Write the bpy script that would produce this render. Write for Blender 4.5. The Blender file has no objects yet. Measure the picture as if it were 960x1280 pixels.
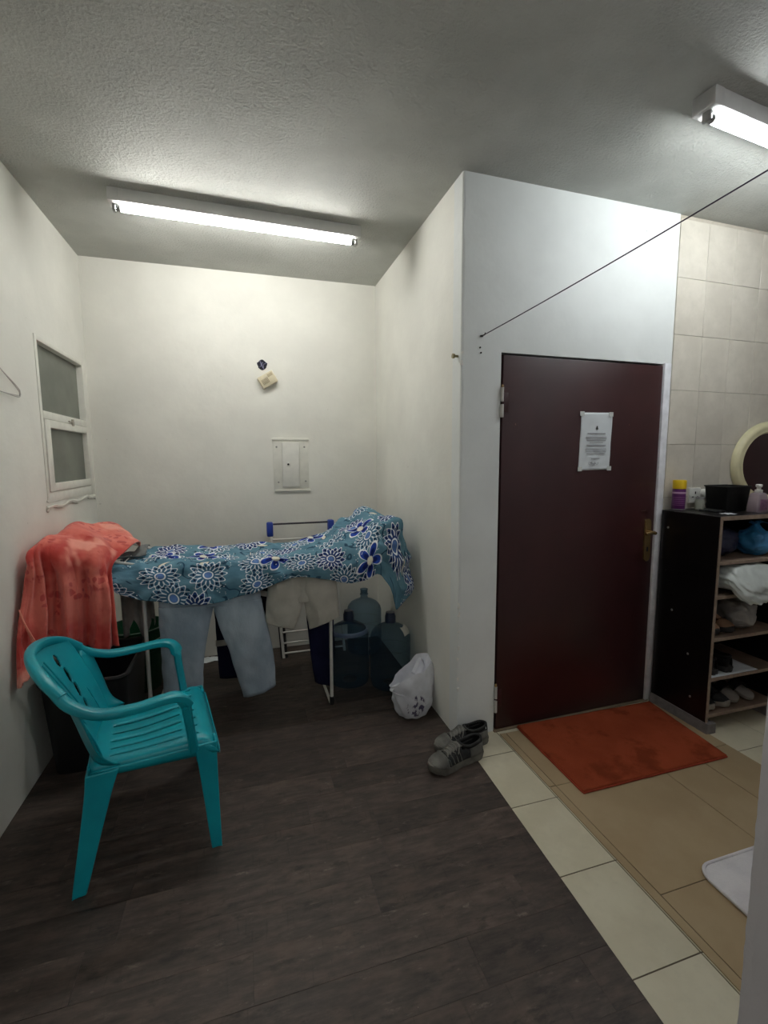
import bpy, bmesh, math, random
import numpy as np
from mathutils import Vector, Matrix, noise
random.seed(7); PI = math.pi
scene = bpy.context.scene
COL = scene.collection
# ------------------------------------------------------------------ camera
CAM = Vector((0, 0, 1.5135))
RM = Matrix(((0.95768, -0.28778, -0.00646), (-0.03906, -0.10771, -0.99341), (0.28519, 0.95162, -0.11439)))  # right, down, forward
cd = bpy.data.cameras.new('camera'); cam = bpy.data.objects.new('camera', cd); COL.objects.link(cam)
cd.sensor_fit = 'VERTICAL'; cd.sensor_height = 36; cd.lens = 581.02 / 1280 * 36; cd.clip_start = .05
rot = Matrix((RM[0], -Vector(RM[1]), -Vector(RM[2]))).transposed()
cam.matrix_world = Matrix.Translation(CAM) @ rot.to_4x4()
scene.camera = cam
# ------------------------------------------------------------------ world, exposure
w = bpy.data.worlds.new('world'); scene.world = w; w.use_nodes = True
w.node_tree.nodes['Background'].inputs[0].default_value = (.05, .052, .055, 1)
vs = scene.view_settings; vs.view_transform = 'Standard'; vs.look = 'None'; vs.gamma = 1; vs.use_curve_mapping = False
vs.exposure = 0.54
TUBE1 = (1.0, .99, .95, 1); TUBE2 = (.93, .985, 1.0, 1); TUBE_POWER = 60.0
ld = bpy.data.lights.new('near_wall_fill', 'AREA'); ld.shape = 'RECTANGLE'; ld.size = 1.2; ld.size_y = .06; ld.energy = 7.0; ld.color = (.97, .98, 1.0)   # unseen fill light added behind the camera to brighten the near wall
lo = bpy.data.objects.new('near_wall_fill', ld); COL.objects.link(lo); lo.location = (-.1, -1.15, 2.80)
scene.cycles.max_bounces = 14; scene.cycles.diffuse_bounces = 8; scene.cycles.transparent_max_bounces = 24
scene.cycles.sample_clamp_indirect = 8
# ------------------------------------------------------------------ dimensions
H = 2.8646; YB = 3.7019; XL = -1.0013; XR = 1.0497; YD = 2.1561; PHI = 0.018
def DY(x): return YD + (x - XR) * PHI
def edge_x(y): return 1.022 + .0424 * (y - .823)          # border between the dark planks and the cream tiles
# ------------------------------------------------------------------ material helpers
def srgb(r, g, b):
    f = lambda c: (c / 255 / 12.92) if c / 255 <= .04045 else ((c / 255 + .055) / 1.055) ** 2.4
    return (f(r), f(g), f(b), 1)
class NB:
    def __init__(s, name):
        s.m = bpy.data.materials.new(name); s.m.use_nodes = True; s.t = s.m.node_tree; s.n = s.t.nodes; s.l = s.t.links
        s.b = s.n['Principled BSDF']
    def node(s, typ, **kw):
        n = s.n.new(typ)
        for k, v in kw.items(): setattr(n, k, v)
        return n
    def put(s, sock, v):
        if isinstance(v, bpy.types.NodeSocket): s.l.new(v, sock)
        elif v is not None: sock.default_value = v
    def M(s, op, a, b=None, c=None):
        n = s.node('ShaderNodeMath', operation=op)
        for i, v in enumerate((a, b, c)):
            if v is not None: s.put(n.inputs[i], v)
        return n.outputs[0]
    def V(s, op, a, b=None, scale=None):
        n = s.node('ShaderNodeVectorMath', operation=op); s.put(n.inputs[0], a)
        if b is not None: s.put(n.inputs[1], b)
        if scale is not None: s.put(n.inputs['Scale'], scale)
        return n.outputs['Value'] if op in ('LENGTH', 'DOT_PRODUCT', 'DISTANCE') else n.outputs[0]
    def mix(s, f, a, b):
        n = s.node('ShaderNodeMix', data_type='RGBA'); s.put(n.inputs[0], f); s.put(n.inputs[6], a); s.put(n.inputs[7], b)
        return n.outputs[2]
    def coord(s, which='Object'): return s.node('ShaderNodeTexCoord').outputs[which]
    def sep(s, v):
        n = s.node('ShaderNodeSeparateXYZ'); s.put(n.inputs[0], v); return n.outputs
    def comb(s, x, y, z=0.0):
        n = s.node('ShaderNodeCombineXYZ'); s.put(n.inputs[0], x); s.put(n.inputs[1], y); s.put(n.inputs[2], z); return n.outputs[0]
    def mapv(s, v, scale=(1, 1, 1), loc=(0, 0, 0), rot=(0, 0, 0)):
        n = s.node('ShaderNodeMapping'); s.put(n.inputs[0], v); n.inputs['Location'].default_value = loc
        n.inputs['Rotation'].default_value = rot; n.inputs['Scale'].default_value = scale; return n.outputs[0]
    def noise(s, v, scale, detail=3, rough=.55, out=0):
        n = s.node('ShaderNodeTexNoise'); s.put(n.inputs['Vector'], v); n.inputs['Scale'].default_value = scale
        n.inputs['Detail'].default_value = detail; n.inputs['Roughness'].default_value = rough; return n.outputs[out]
    def vor(s, v, scale=1.0, rnd=1.0, feature='F1', dim='3D'):
        n = s.node('ShaderNodeTexVoronoi', feature=feature, voronoi_dimensions=dim); s.put(n.inputs['Vector'], v)
        n.inputs['Scale'].default_value = scale; n.inputs['Randomness'].default_value = rnd; return n
    def ramp(s, f, *stops):
        n = s.node('ShaderNodeValToRGB'); s.put(n.inputs[0], f); e = n.color_ramp.elements
        while len(e) < len(stops): e.new(.5)
        for k, (p, c) in enumerate(stops): e[k].position = p; e[k].color = c
        return n.outputs[0]
    def step(s, f, lo, hi):
        n = s.node('ShaderNodeMapRange', interpolation_type='SMOOTHSTEP'); s.put(n.inputs[0], f)
        n.inputs[1].default_value = lo; n.inputs[2].default_value = hi; return n.outputs[0]
    def bump(s, h, strength=.3, dist=.005, prev=None):
        n = s.node('ShaderNodeBump'); n.inputs['Strength'].default_value = strength; n.inputs['Distance'].default_value = dist
        s.put(n.inputs['Height'], h)
        if prev is not None: s.l.new(prev, n.inputs['Normal'])
        s.l.new(n.outputs[0], s.b.inputs['Normal']); return n.outputs[0]
    def fin(s, color=None, rough=None, metal=None, spec=None, **kw):
        if color is not None: s.put(s.b.inputs['Base Color'], color)
        if rough is not None: s.put(s.b.inputs['Roughness'], rough)
        if metal is not None: s.put(s.b.inputs['Metallic'], metal)
        if spec is not None: s.put(s.b.inputs['Specular IOR Level'], spec)
        for k, v in kw.items(): s.put(s.b.inputs[k], v)
        return s.m
def simple(name, rgb, rough=.5, metal=0, var=.12, vscale=18, bump=0, bscale=60, bdist=.002, spec=.5):
    """plain colour with procedural mottling and grain"""
    n = NB(name); c = srgb(*rgb); co = n.coord()
    f = n.noise(co, vscale, 4)
    dark = tuple(x * (1 - var) for x in c[:3]) + (1,); lite = tuple(min(1, x * (1 + var)) for x in c[:3]) + (1,)
    col = n.ramp(f, (.3, dark), (.7, lite))
    if bump: n.bump(n.noise(co, bscale, 4), bump, bdist)
    return n.fin(col, rough, metal, spec)
# ------------------------------------------------------------------ geometry helpers
class MB:
    """collects geometry and links it as ONE mesh object"""
    def __init__(s): s.v = []; s.f = []; s.uv = {}
    def add(s, verts, faces, uvs=None):
        o = len(s.v); s.v += [tuple(p) for p in verts]
        for fc in faces: s.f.append(tuple(i + o for i in fc))
        if uvs is not None:
            for i, u in enumerate(uvs): s.uv[o + i] = u
        return s
    def box(s, x0, x1, y0, y1, z0, z1, bev=0, seg=2, M=None):
        bm = bmesh.new(); bmesh.ops.create_cube(bm, size=1)
        for v in bm.verts: v.co = Vector(((x0 + x1) / 2 + v.co.x * (x1 - x0), (y0 + y1) / 2 + v.co.y * (y1 - y0), (z0 + z1) / 2 + v.co.z * (z1 - z0)))
        if bev: bmesh.ops.bevel(bm, geom=bm.edges[:], offset=bev, segments=seg, profile=.5, affect='EDGES')
        if M is not None: bmesh.ops.transform(bm, matrix=M, verts=bm.verts)
        bm.verts.index_update()
        s.add([v.co for v in bm.verts], [[v.index for v in f.verts] for f in bm.faces]); bm.free(); return s
    def tube(s, path, r, seg=10, closed=False, caps=True, flat=1.0):
        P = [Vector(p) for p in path]; n = len(P); R = r if isinstance(r, (list, tuple)) else [r] * n
        T = [((P[(i + 1) % n] if closed or i < n - 1 else P[i]) - (P[i - 1] if closed or i > 0 else P[i])).normalized() for i in range(n)]
        up = Vector((0, 0, 1)) if abs(T[0].z) < .9 else Vector((1, 0, 0))
        N = (up - T[0] * up.dot(T[0])).normalized(); V = []
        for i in range(n):
            N = (N - T[i] * N.dot(T[i])).normalized(); B = T[i].cross(N)
            for k in range(seg):
                a = 2 * PI * k / seg; V.append(P[i] + N * (math.cos(a) * R[i] * flat) + B * (math.sin(a) * R[i]))
        F = []
        for i in range(n if closed else n - 1):
            j = (i + 1) % n
            for k in range(seg): F.append((i * seg + k, i * seg + (k + 1) % seg, j * seg + (k + 1) % seg, j * seg + k))
        if caps and not closed: F.append(tuple(range(seg))[::-1]); F.append(tuple((n - 1) * seg + k for k in range(seg)))
        return s.add(V, F)
    def lathe(s, prof, seg=32, c=(0, 0, 0), sx=1, sy=1, caps=True):
        V = []; F = []; n = len(prof)
        for (r, z) in prof:
            for k in range(seg):
                a = 2 * PI * k / seg; V.append((c[0] + r * sx * math.cos(a), c[1] + r * sy * math.sin(a), c[2] + z))
        for i in range(n - 1):
            for k in range(seg): F.append((i * seg + k, i * seg + (k + 1) % seg, (i + 1) * seg + (k + 1) % seg, (i + 1) * seg + k))
        if caps: F.append(tuple(range(seg))[::-1]); F.append(tuple((n - 1) * seg + k for k in range(seg)))
        return s.add(V, F)
    def rings(s, rings, closed=True, caps=True):
        n = len(rings[0]); V = [p for r in rings for p in r]; F = []
        for i in range(len(rings) - 1):
            for k in range(n if closed else n - 1): F.append((i * n + k, i * n + (k + 1) % n, (i + 1) * n + (k + 1) % n, (i + 1) * n + k))
        if caps: F.append(tuple(range(n))[::-1]); F.append(tuple((len(rings) - 1) * n + k for k in range(n)))
        return s.add(V, F)
    def prism(s, poly, z0, z1, M=None):
        n = len(poly); V = [Vector((x, y, z0)) for x, y in poly] + [Vector((x, y, z1)) for x, y in poly]
        if M is not None: V = [M @ p for p in V]
        F = [tuple(range(n))[::-1], tuple(range(n, 2 * n))] + [(i, (i + 1) % n, n + (i + 1) % n, n + i) for i in range(n)]
        return s.add(V, F)
    def build(s, name, mat, parent=None, loc=(0, 0, 0), smooth=True, mods=(), ang=40):
        me = bpy.data.meshes.new(name); L = Vector(loc)
        me.from_pydata([Vector(p) - L for p in s.v], [], s.f); me.update()
        bm = bmesh.new(); bm.from_mesh(me); bmesh.ops.recalc_face_normals(bm, faces=bm.faces); bm.to_mesh(me); bm.free()
        if s.uv:
            ul = me.uv_layers.new(name='UVMap')
            for lp in me.loops: ul.data[lp.index].uv = s.uv.get(lp.vertex_index, (0, 0))
        if mat: me.materials.append(mat)
        if smooth:
            me.polygons.foreach_set('use_smooth', [True] * len(me.polygons))
            me.set_sharp_from_angle(angle=math.radians(ang))
        o = bpy.data.objects.new(name, me); COL.objects.link(o); o.location = L
        if parent: o.parent = parent
        for typ, kw in mods:
            md = o.modifiers.new(typ.title(), typ)
            for k, v in kw.items(): setattr(md, k, v)
        return o
def cr(P, n, closed=False):
    """Catmull-Rom resample of control points (any dimension) to n points"""
    P = np.array(P, float); m = len(P)
    if closed: t = np.linspace(0, m, n, endpoint=False)
    else: t = np.linspace(0, m - 1, n)
    i = np.floor(t).astype(int)
    if not closed: i = np.minimum(i, m - 2)
    f = (t - i).reshape((-1,) + (1,) * (P.ndim - 1))
    g = (lambda k: P[k % m]) if closed else (lambda k: np.where((k < 0).reshape((-1,) + (1,) * (P.ndim - 1)), 2 * P[0] - P[1], np.where((k > m - 1).reshape((-1,) + (1,) * (P.ndim - 1)), 2 * P[-1] - P[-2], P[np.clip(k, 0, m - 1)])))
    a, b, c, d = g(i - 1), g(i), g(i + 1), g(i + 2)
    return .5 * (2 * b + (c - a) * f + (2 * a - 5 * b + 4 * c - d) * f ** 2 + (3 * b - a - 3 * c + d) * f ** 3)
def crp(P, n, closed=False): return [tuple(p) for p in cr(P, n, closed)]
def cloth(ctrl, nu, nv, disp=None):
    """ctrl[u][v] -> smooth grid; disp(u, v, p) is a normal displacement; returns an MB with uv in metres"""
    A = cr(ctrl, nu); A = np.swapaxes(cr(np.swapaxes(A, 0, 1), nv), 0, 1)
    du = np.gradient(A, axis=0); dv = np.gradient(A, axis=1); N = np.cross(du, dv); N /= np.linalg.norm(N, axis=2, keepdims=True) + 1e-9
    if disp:
        for i in range(nu):
            for j in range(nv): A[i, j] += N[i, j] * disp(i / (nu - 1), j / (nv - 1), A[i, j])
    lu = np.linalg.norm(np.diff(A, axis=0), axis=2).mean(1); lv = np.linalg.norm(np.diff(A, axis=1), axis=2).mean(0)
    U = np.concatenate([[0], np.cumsum(lu)]); Vv = np.concatenate([[0], np.cumsum(lv)])
    b = MB(); V = A.reshape(-1, 3); F = [(i * nv + j, (i + 1) * nv + j, (i + 1) * nv + j + 1, i * nv + j + 1) for i in range(nu - 1) for j in range(nv - 1)]
    b.add([tuple(p) for p in V], F, [(U[i], Vv[j]) for i in range(nu) for j in range(nv)]); return b
def nz(p, s=1.0, o=0): return noise.noise(Vector((p[0] * s + o, p[1] * s + o * 1.7, p[2] * s - o)))
def thing(name, label, cat, loc=(0, 0, 0), rz=0, group=None):
    o = bpy.data.objects.new(name, None); COL.objects.link(o); o.location = loc; o.rotation_euler = (0, 0, rz); o.empty_display_size = .1
    return tag(o, label, cat, group)
def tag(o, label, cat, group=None):
    o['label'] = label; o['category'] = cat
    if group: o['group'] = group
    return o
def struct(o): o['kind'] = 'structure'; return o
def mesh_copy(o, parent, loc=None, name=None):
    c = o.copy(); COL.objects.link(c); c.parent = parent
    if loc is not None: c.location = loc
    return c
def clip(poly, a, b, c):
    """keep the part of a 2-D polygon where a*x + b*y <= c"""
    out = []
    for i in range(len(poly)):
        p, q = poly[i], poly[(i + 1) % len(poly)]; dp = a * p[0] + b * p[1] - c; dq = a * q[0] + b * q[1] - c
        if dp <= 0: out.append(p)
        if dp * dq < 0: t = dp / (dp - dq); out.append((p[0] + t * (q[0] - p[0]), p[1] + t * (q[1] - p[1])))
    return out
SOL = lambda t, off=0: ('SOLIDIFY', dict(thickness=t, offset=off))
SUB = lambda n=1: ('SUBSURF', dict(levels=n, render_levels=n))
# ------------------------------------------------------------------ materials
def m_wall(name, rgb, stain=.05):
    n = NB(name); co = n.coord(); a = n.noise(co, 1.6, 5, .6); b = n.noise(co, 40, 4)
    c = srgb(*rgb); d = tuple(x * (1 - stain * 2) for x in c[:3]) + (1,)
    col = n.mix(n.step(a, .35, .7), d, c)
    spk = n.step(n.noise(co, 26, 2), .77, .8); col = n.mix(n.M('MULTIPLY', spk, .35), col, srgb(120, 112, 100))
    k = n.bump(n.noise(co, 7, 3), .25, .012); n.bump(b, .22, .003, k)
    return n.fin(col, .62, spec=.3)
MW = m_wall('wall_paint', (234, 233, 225)); MWD = m_wall('wall_paint_cool', (230, 233, 231)); MWN = m_wall('wall_paint_grey', (214, 210, 213), .1)
def m_ceiling():
    n = NB('stucco_ceiling'); co = n.coord()
    v = n.vor(co, 84, 1.0, 'SMOOTH_F1'); v.inputs['Smoothness'].default_value = .35
    wv = n.V('ADD', co, n.V('SCALE', n.noise(co, 20, 3, out=1), scale=.006))
    b = n.noise(wv, 74, 5, .68); h = n.M('ADD', n.step(b, .42, .75), n.M('MULTIPLY', n.M('SUBTRACT', 1, v.outputs[0]), .35))
    n.bump(h, .5, .010)
    col = n.mix(n.step(n.noise(co, 2.2, 4), .3, .75), srgb(176, 177, 171), srgb(196, 197, 191))
    return n.fin(col, .7, spec=.25)
MCE = m_ceiling()
def m_plank():
    n = NB('dark_vinyl_plank'); oi = n.node('ShaderNodeObjectInfo'); co = n.V('ADD', n.coord(), n.V('SCALE', n.comb(oi.outputs['Random'], oi.outputs['Random'], 0), scale=37.0))
    g = n.noise(n.mapv(co, (3.5, 16, 1)), 2.6, 6, .7); pch = n.noise(n.mapv(co, (3, 7, 1)), 2.0, 4, .6)
    saw = n.noise(n.mapv(co, (60, 6, 1)), 1.5, 2)
    col = n.ramp(g, (.25, srgb(42, 35, 32)), (.5, srgb(68, 58, 53)), (.75, srgb(92, 80, 72)))
    col = n.mix(n.M('MULTIPLY', n.step(pch, .45, .75), .6), col, srgb(104, 88, 78))
    col = n.mix(n.M('MULTIPLY', n.step(saw, .62, .72), .3), col, srgb(34, 30, 28))
    worn = n.step(n.noise(n.mapv(co, (2, 5, 1)), 5, 6, .75), .58, .70); col = n.mix(n.M('MULTIPLY', worn, .6), col, srgb(122, 110, 98))
    dk = n.step(n.noise(n.mapv(co, (2.5, 6, 1), (5, 3, 0)), 3.0, 5, .7), .55, .68); col = n.mix(n.M('MULTIPLY', dk, .65), col, srgb(36, 30, 28))
    spk = n.step(n.noise(co, 90, 1), .80, .82); col = n.mix(n.M('MULTIPLY', spk, .5), col, srgb(170, 160, 150))
    bri = n.M('ADD', .70, n.M('MULTIPLY', oi.outputs['Random'], .45)); hs = n.node('ShaderNodeHueSaturation'); n.put(hs.inputs['Value'], bri); n.put(hs.inputs['Color'], col)
    n.bump(g, .25, .0012)
    return n.fin(hs.outputs[0], n.M('ADD', .42, n.M('MULTIPLY', pch, .25)), spec=.4)
MPL = m_plank()
def m_tile(name, rgb, vein, rough=.3):
    n = NB(name); oi = n.node('ShaderNodeObjectInfo'); co = n.V('ADD', n.coord(), n.V('SCALE', n.comb(oi.outputs['Random'], 0, oi.outputs['Random']), scale=23.0))
    a = n.noise(co, 4.5, 5, .6); b = n.noise(co, 30, 3)
    col = n.mix(n.step(a, .35, .7), srgb(*vein), srgb(*rgb)); col = n.mix(n.M('MULTIPLY', n.step(b, .5, .75), .18), col, srgb(*[x * .86 for x in rgb]))
    hs = n.node('ShaderNodeHueSaturation'); n.put(hs.inputs['Value'], n.M('ADD', .95, n.M('MULTIPLY', oi.outputs['Random'], .09))); n.put(hs.inputs['Color'], col)
    return n.fin(hs.outputs[0], rough)
MTI = m_tile('cream_floor_tile', (208, 201, 178), (196, 188, 164)); MWT = m_tile('wall_tile_glaze', (214, 207, 194), (200, 193, 180), .25)
MGR = simple('grout', (92, 82, 68), .9); MGW = simple('wall_grout', (176, 168, 154), .9); MSUB = simple('floor_bed', (20, 18, 17), .9)
# ------------------------------------------------------------------ setting: shell
X2 = 4.6; Y0 = -1.7
fl = struct(MB().box(XL - .1, X2 + .1, Y0 - .1, YB + .1, -.1, -.0045).build('floor', MSUB, smooth=False))
random.seed(3)
row = 0; y = Y0
while y < YB:                                                       # dark vinyl planks, each a part of the floor
    y1 = y + .152; off = random.uniform(-.9, 0)
    x = XL + off
    while x < 1.2:
        x1 = x + .915
        g = .0004; poly = [(max(x, XL + .001) + g, y + g), (x1 - g, y + g), (x1 - g, min(y1, YB) - g), (max(x, XL + .001) + g, min(y1, YB) - g)]
        if y1 < .6: poly = clip(poly, 1, 0, .934)
        poly = clip(poly, 1, -.0424, 1.022 - .0424 * .823) if y < YD else clip(poly, 1, 0, XR)
        if x1 > XL + .02 and len(poly) > 2:
            cx = sum(p[0] for p in poly) / len(poly); cy = sum(p[1] for p in poly) / len(poly)
            MB().prism(poly, -.0045, random.uniform(-.0006, 0)).build('plank', MPL, fl, (cx, cy, 0), smooth=False)
        x = x1
    y = y1
MB().prism([(edge_x(.5), .5), (X2, .5), (X2, 2.3), (edge_x(2.3), 2.3)], -.0046, -.0022).build('grout_bed', MGR, fl, smooth=False)
TX = 1.2865 - .3455; TY = .933 - .3455
for i in range(12):                                                 # cream floor tiles
    for j in range(6):
        x0 = TX + i * .3455; y0 = TY + j * .3455; g = .0022
        poly = [(x0 + g, y0 + g), (x0 + .3455 - g, y0 + g), (x0 + .3455 - g, y0 + .3455 - g), (x0 + g, y0 + .3455 - g)]
        poly = clip(poly, -1, .0424, -(1.022 - .0424 * .823) - .001); poly = clip(poly, 1, 0, X2 - .001); poly = clip(poly, 0, -1, -.601)
        poly = clip(poly, -PHI, 1, YD - XR * PHI + .02) if len(poly) > 2 else poly
        if len(poly) > 2:
            cx = sum(p[0] for p in poly) / len(poly); cy = sum(p[1] for p in poly) / len(poly)
            MB().prism(poly, -.004, -.0004).build('floor_tile', MTI, fl, (cx, cy, 0), smooth=False)
struct(MB().box(XL - .15, X2 + .15, Y0 - .15, YB + .15, H, H + .12).build('ceiling', MCE, smooth=False))
# left wall with the window opening
WY0, WY1, WZ0, WZ1 = 2.86, 3.645, 1.29, 2.16
b = MB()
for q in ((Y0, WY0, 0, H), (WY1, YB + .1, 0, H), (WY0, WY1, 0, WZ0), (WY0, WY1, WZ1, H)): b.box(XL - .14, XL, q[0], q[1], q[2], q[3])
wl = struct(b.build('wall_left', MW, smooth=False))
struct(MB().box(XL, XR + .1, YB, YB + .12, 0, H).build('wall_back', MW, smooth=False))
# side wall of the alcove: its corner edge chipped
b = MB().box(XR, XR + .1, YD + .1, YB + .05, 0, H)
wsd = struct(b.build('wall_side', MW, smooth=False))
def rough_edge(x, y, z0, z1, dx, dy, amp, seed, n=120):
    """corner strip: outer edge jittered like hand-laid plaster"""
    rs = []
    for k in range(n + 1):
        z = z0 + (z1 - z0) * k / n; j = amp * (noise.noise(Vector((seed, z * 9, 0))) + .6 * noise.noise(Vector((seed, z * 40, 3))))
        rs.append((z, j))
    return rs
prof = rough_edge(XR, YD, 0, H, 1, 1, .0035, 4.2, 90)
V = []; F = []
for z, j in prof: V += [(XR, YD + .1, z), (XR, YD + .008 + j, z), (XR + .004, YD + .002 + j * .5, z), (XR + .012 + j, DY(XR + .012), z), (XR + .12, DY(XR + .12), z)]
for k in range(len(prof) - 1):
    for m in range(4): F.append((k * 5 + m, k * 5 + m + 1, k * 5 + m + 6, k * 5 + m + 5))
MB().add(V, F).build('plaster_corner', MWD, wsd, smooth=False)
mflake = simple('plaster_flake', (232, 230, 224), .7, bump=.4)
random.seed(5)
for z in (.70, .735, .75, .69, .60, .51, .45, .34, .28, 1.98, 2.03):
    s = random.uniform(.004, .011); rr = [(XR + random.uniform(-.004, .006) + s * .6 * math.cos(a), YD - .001 + s * .2 * math.sin(a * 2), z + s * 1.4 * math.sin(a)) for a in np.linspace(0, 2 * PI, 7)[:-1]]
    MB().rings([rr, [(p[0] + .001, p[1] - .006, p[2]) for p in rr]]).build('plaster_flake', mflake, wsd)
# door wall
DX1, DX2, DH = 1.275, 2.345, 2.045
M_D = Matrix.Translation((XR, YD, 0)) @ Matrix.Rotation(math.atan(PHI), 4, 'Z') @ Matrix.Translation((-XR, -YD, 0))
b = MB()
for q in ((XR + .12, DX1, 0, H), (DX2, 2.402, 0, H), (DX1, DX2, DH, H)): b.box(q[0], q[1], YD, YD + .14, q[2], q[3], M=M_D)
we = struct(b.build('wall_entrance', MWD, smooth=False))
# tiled wall
wt = struct(MB().box(2.402, X2 + .1, YD + .006, YD + .14, 0, H, M=M_D).build('wall_tiled', MGW, smooth=False))
tm = None
for j in range(-7, 4):
    for i in range(10):
        z0 = 1.9 + (j - 1) * .3145 ; z1 = z0 + .3145; x0 = 2.407 + i * .2185
        z0 = max(z0, 0); z1 = min(z1, H)
        if z1 - z0 < .02: continue
        lean = random.uniform(-.0006, .0006); bb = MB().box(x0 + .0009, x0 + .2176, YD - .002 + lean, YD + .007, z0 + .0009, z1 - .0009, .0012, 1, M=M_D)
        c = M_D @ Vector((x0 + .11, YD, (z0 + z1) / 2)); bb.build('tile', MWT, wt, c, smooth=False)
struct(MB().box(X2, X2 + .1, .5, 2.4, 0, H).build('wall_right', MW, smooth=False))
struct(MB().box(XL - .1, 1.0, Y0 - .1, Y0, 0, H).build('wall_rear', MW, smooth=False))
# near wall on the right: rough plaster corner at (0.95, 0.6)
prof = rough_edge(.935, .6, 0, H, 1, 1, .006, 9.1, 260); V = []; F = []
for z, j in prof: V += [(.935, Y0, z), (.935 + .3 * abs(j), .35, z), (.935, .575 + j, z), (.938 + j * .4, .594 + j * .7, z), (.957, .6 + j * .4, z), (1.05, .6, z), (X2, .6, z)]
for k in range(len(prof) - 1):
    for m in range(6): F.append((k * 7 + m, k * 7 + m + 1, k * 7 + m + 8, k * 7 + m + 7))
struct(MB().add(V, F).build('wall_near', MWN, smooth=False))
#PARTS#
# ------------------------------------------------------------------ window_1 in the left wall
MFR = simple('old_white_window_paint', (222, 221, 212), .5, var=.06, bump=.25, bscale=30, bdist=.004)
def m_pane():
    n = NB('frosted_dark_pane'); co = n.coord(); a = n.noise(co, 5, 4)
    col = n.mix(n.step(a, .3, .75), srgb(96, 100, 92), srgb(116, 120, 110)); n.bump(n.noise(co, 160, 2), .15, .001)
    return n.fin(col, .35, spec=.5)
MPA = m_pane()
wn = struct(bpy.data.objects.new('window_1', None)); COL.objects.link(wn); wn.location = (XL, 3.25, 1.72)
O = Vector((XL, 3.25, 1.72))
def wl_part(name, b, mat, **k):
    o = b.build(name, mat, None, (0, 0, 0), **k); o.data.transform(Matrix.Translation(-O)); o.parent = wn; return o
b = MB()
b.box(XL - .11, XL + .004, WY0, 2.892, WZ0, WZ1, .003).box(XL - .11, XL + .004, 3.60, WY1, WZ0, WZ1, .003)
b.box(XL - .11, XL + .004, 2.89, 3.602, 2.134, WZ1, .003).box(XL - .11, XL + .006, 2.89, 3.602, 1.735, 1.776, .003).box(XL - .11, XL + .004, 2.89, 3.602, WZ0, 1.345, .003)
wl_part('window_frame', b, MFR)
b = MB(); b.box(XL - .03, XL + .010, 2.893, 2.962, 1.347, 1.733, .004).box(XL - .03, XL + .010, 3.575, 3.60, 1.347, 1.733, .003)
b.box(XL - .03, XL + .010, 2.96, 3.577, 1.69, 1.733, .004).box(XL - .03, XL + .010, 2.96, 3.577, 1.347, 1.39, .004)
wl_part('sash_frame', b, MFR)
wl_part('window_pane', MB().box(XL - .040, XL - .033, 2.88, 3.61, 1.77, 2.14), MPA, smooth=False)
wl_part('window_pane', MB().box(XL - .026, XL - .019, 2.955, 3.585, 1.385, 1.70), MPA, smooth=False)
md = simple('dull_brass_latch', (168, 164, 152), .45, .3)
la = wl_part('window_latch', MB().box(XL + .006, XL + .013, 3.25, 3.34, 1.742, 1.750, .002).box(XL + .008, XL + .022, 3.296, 3.306, 1.722, 1.762, .002), md)
b = MB(); random.seed(2)                                            # torn paint and putty hanging under the frame
P = [(2.83 + k * .02, 1.262 + .007 * math.sin(k * .45) + random.uniform(-.002, .002) + .010 * (k / 40)) for k in range(42)]
b.rings([[(XL + .003, p[0], p[1] + .010) for p in P], [(XL + .012, p[0], p[1] + .004) for p in P], [(XL + .009, p[0], p[1] - .006) for p in P], [(XL + .001, p[0], p[1] - .009) for p in P]], closed=False, caps=False)
wl_part('peeling_paint', b, MFR, mods=[SOL(.003)])
b = MB()
for (yy, zz, s) in ((2.845, 1.255, .016), (3.66, 1.262, .018), (3.63, 1.275, .012), (2.85, 1.30, .008)):
    b.lathe([(0.001, -s), (s * .8, -s * .5), (s, 0), (s * .7, s * .6), (.001, s)], 8, (XL + .004, yy, zz), .5, 1)
wl_part('putty_lump', b, MFR)
# ------------------------------------------------------------------ door_1
def m_door():
    n = NB('maroon_painted_steel'); co = n.coord(); a = n.noise(co, 2.3, 5, .6)
    col = n.mix(n.step(a, .3, .75), srgb(50, 23, 25), srgb(62, 31, 32))
    sc = n.step(n.noise(n.mapv(co, (8, 8, 2.5)), 6, 2), .775, .79); col = n.mix(n.M('MULTIPLY', sc, .5), col, srgb(150, 110, 90))
    n.bump(n.noise(co, 6, 3), .15, .006); return n.fin(col, .38, spec=.5)
MDO = m_door(); MBK = simple('black_gap', (10, 9, 9), .9); MBR = simple('aged_brass', (176, 146, 98), .22, .7)
dr = struct(bpy.data.objects.new('door_1', None)); COL.objects.link(dr); dr.location = (DX1, YD, 0); dr.rotation_euler = (0, 0, math.atan(PHI))
dw = DX2 - DX1                                                       # local: x along the door, y into the wall
MB().box(.012, dw - .006, .002, .045, .008, DH - .012, .003).build('door_leaf', MDO, dr)
MB().box(0, dw, .05, .13, 0, DH).build('door_stop', MBK, dr, smooth=False)
MB().box(dw - .003, dw + .046, -.008, .05, 0, DH + .002, .002).build('door_frame', simple('white_door_frame', (224, 224, 228), .45), dr)
MB().box(-.002, dw + .02, -.012, .05, -.003, .006, .002).build('threshold', simple('worn_threshold', (120, 104, 84), .8, bump=.4), dr)
for z in (1.795, .19):
    hg = MB().tube([(.004, -.006, z - .075), (.004, -.006, z - .01)], .009, 10).tube([(.004, -.006, z + .005), (.004, -.006, z + .075)], .008, 10).build('hinge', simple('painted_hinge', (196, 192, 186), .5, bump=.4), dr)
    MB().box(.008, .045, -.001, .004, z - .05, z + .05, .001).build('hinge_plate', MDO, hg)
    MB().lathe([(.0075, 0), (.005, .012), (.001, .016)], 8, (.004, -.006, z + .075)).build('hinge_pin', MBR, hg)
hp = MB()
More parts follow.
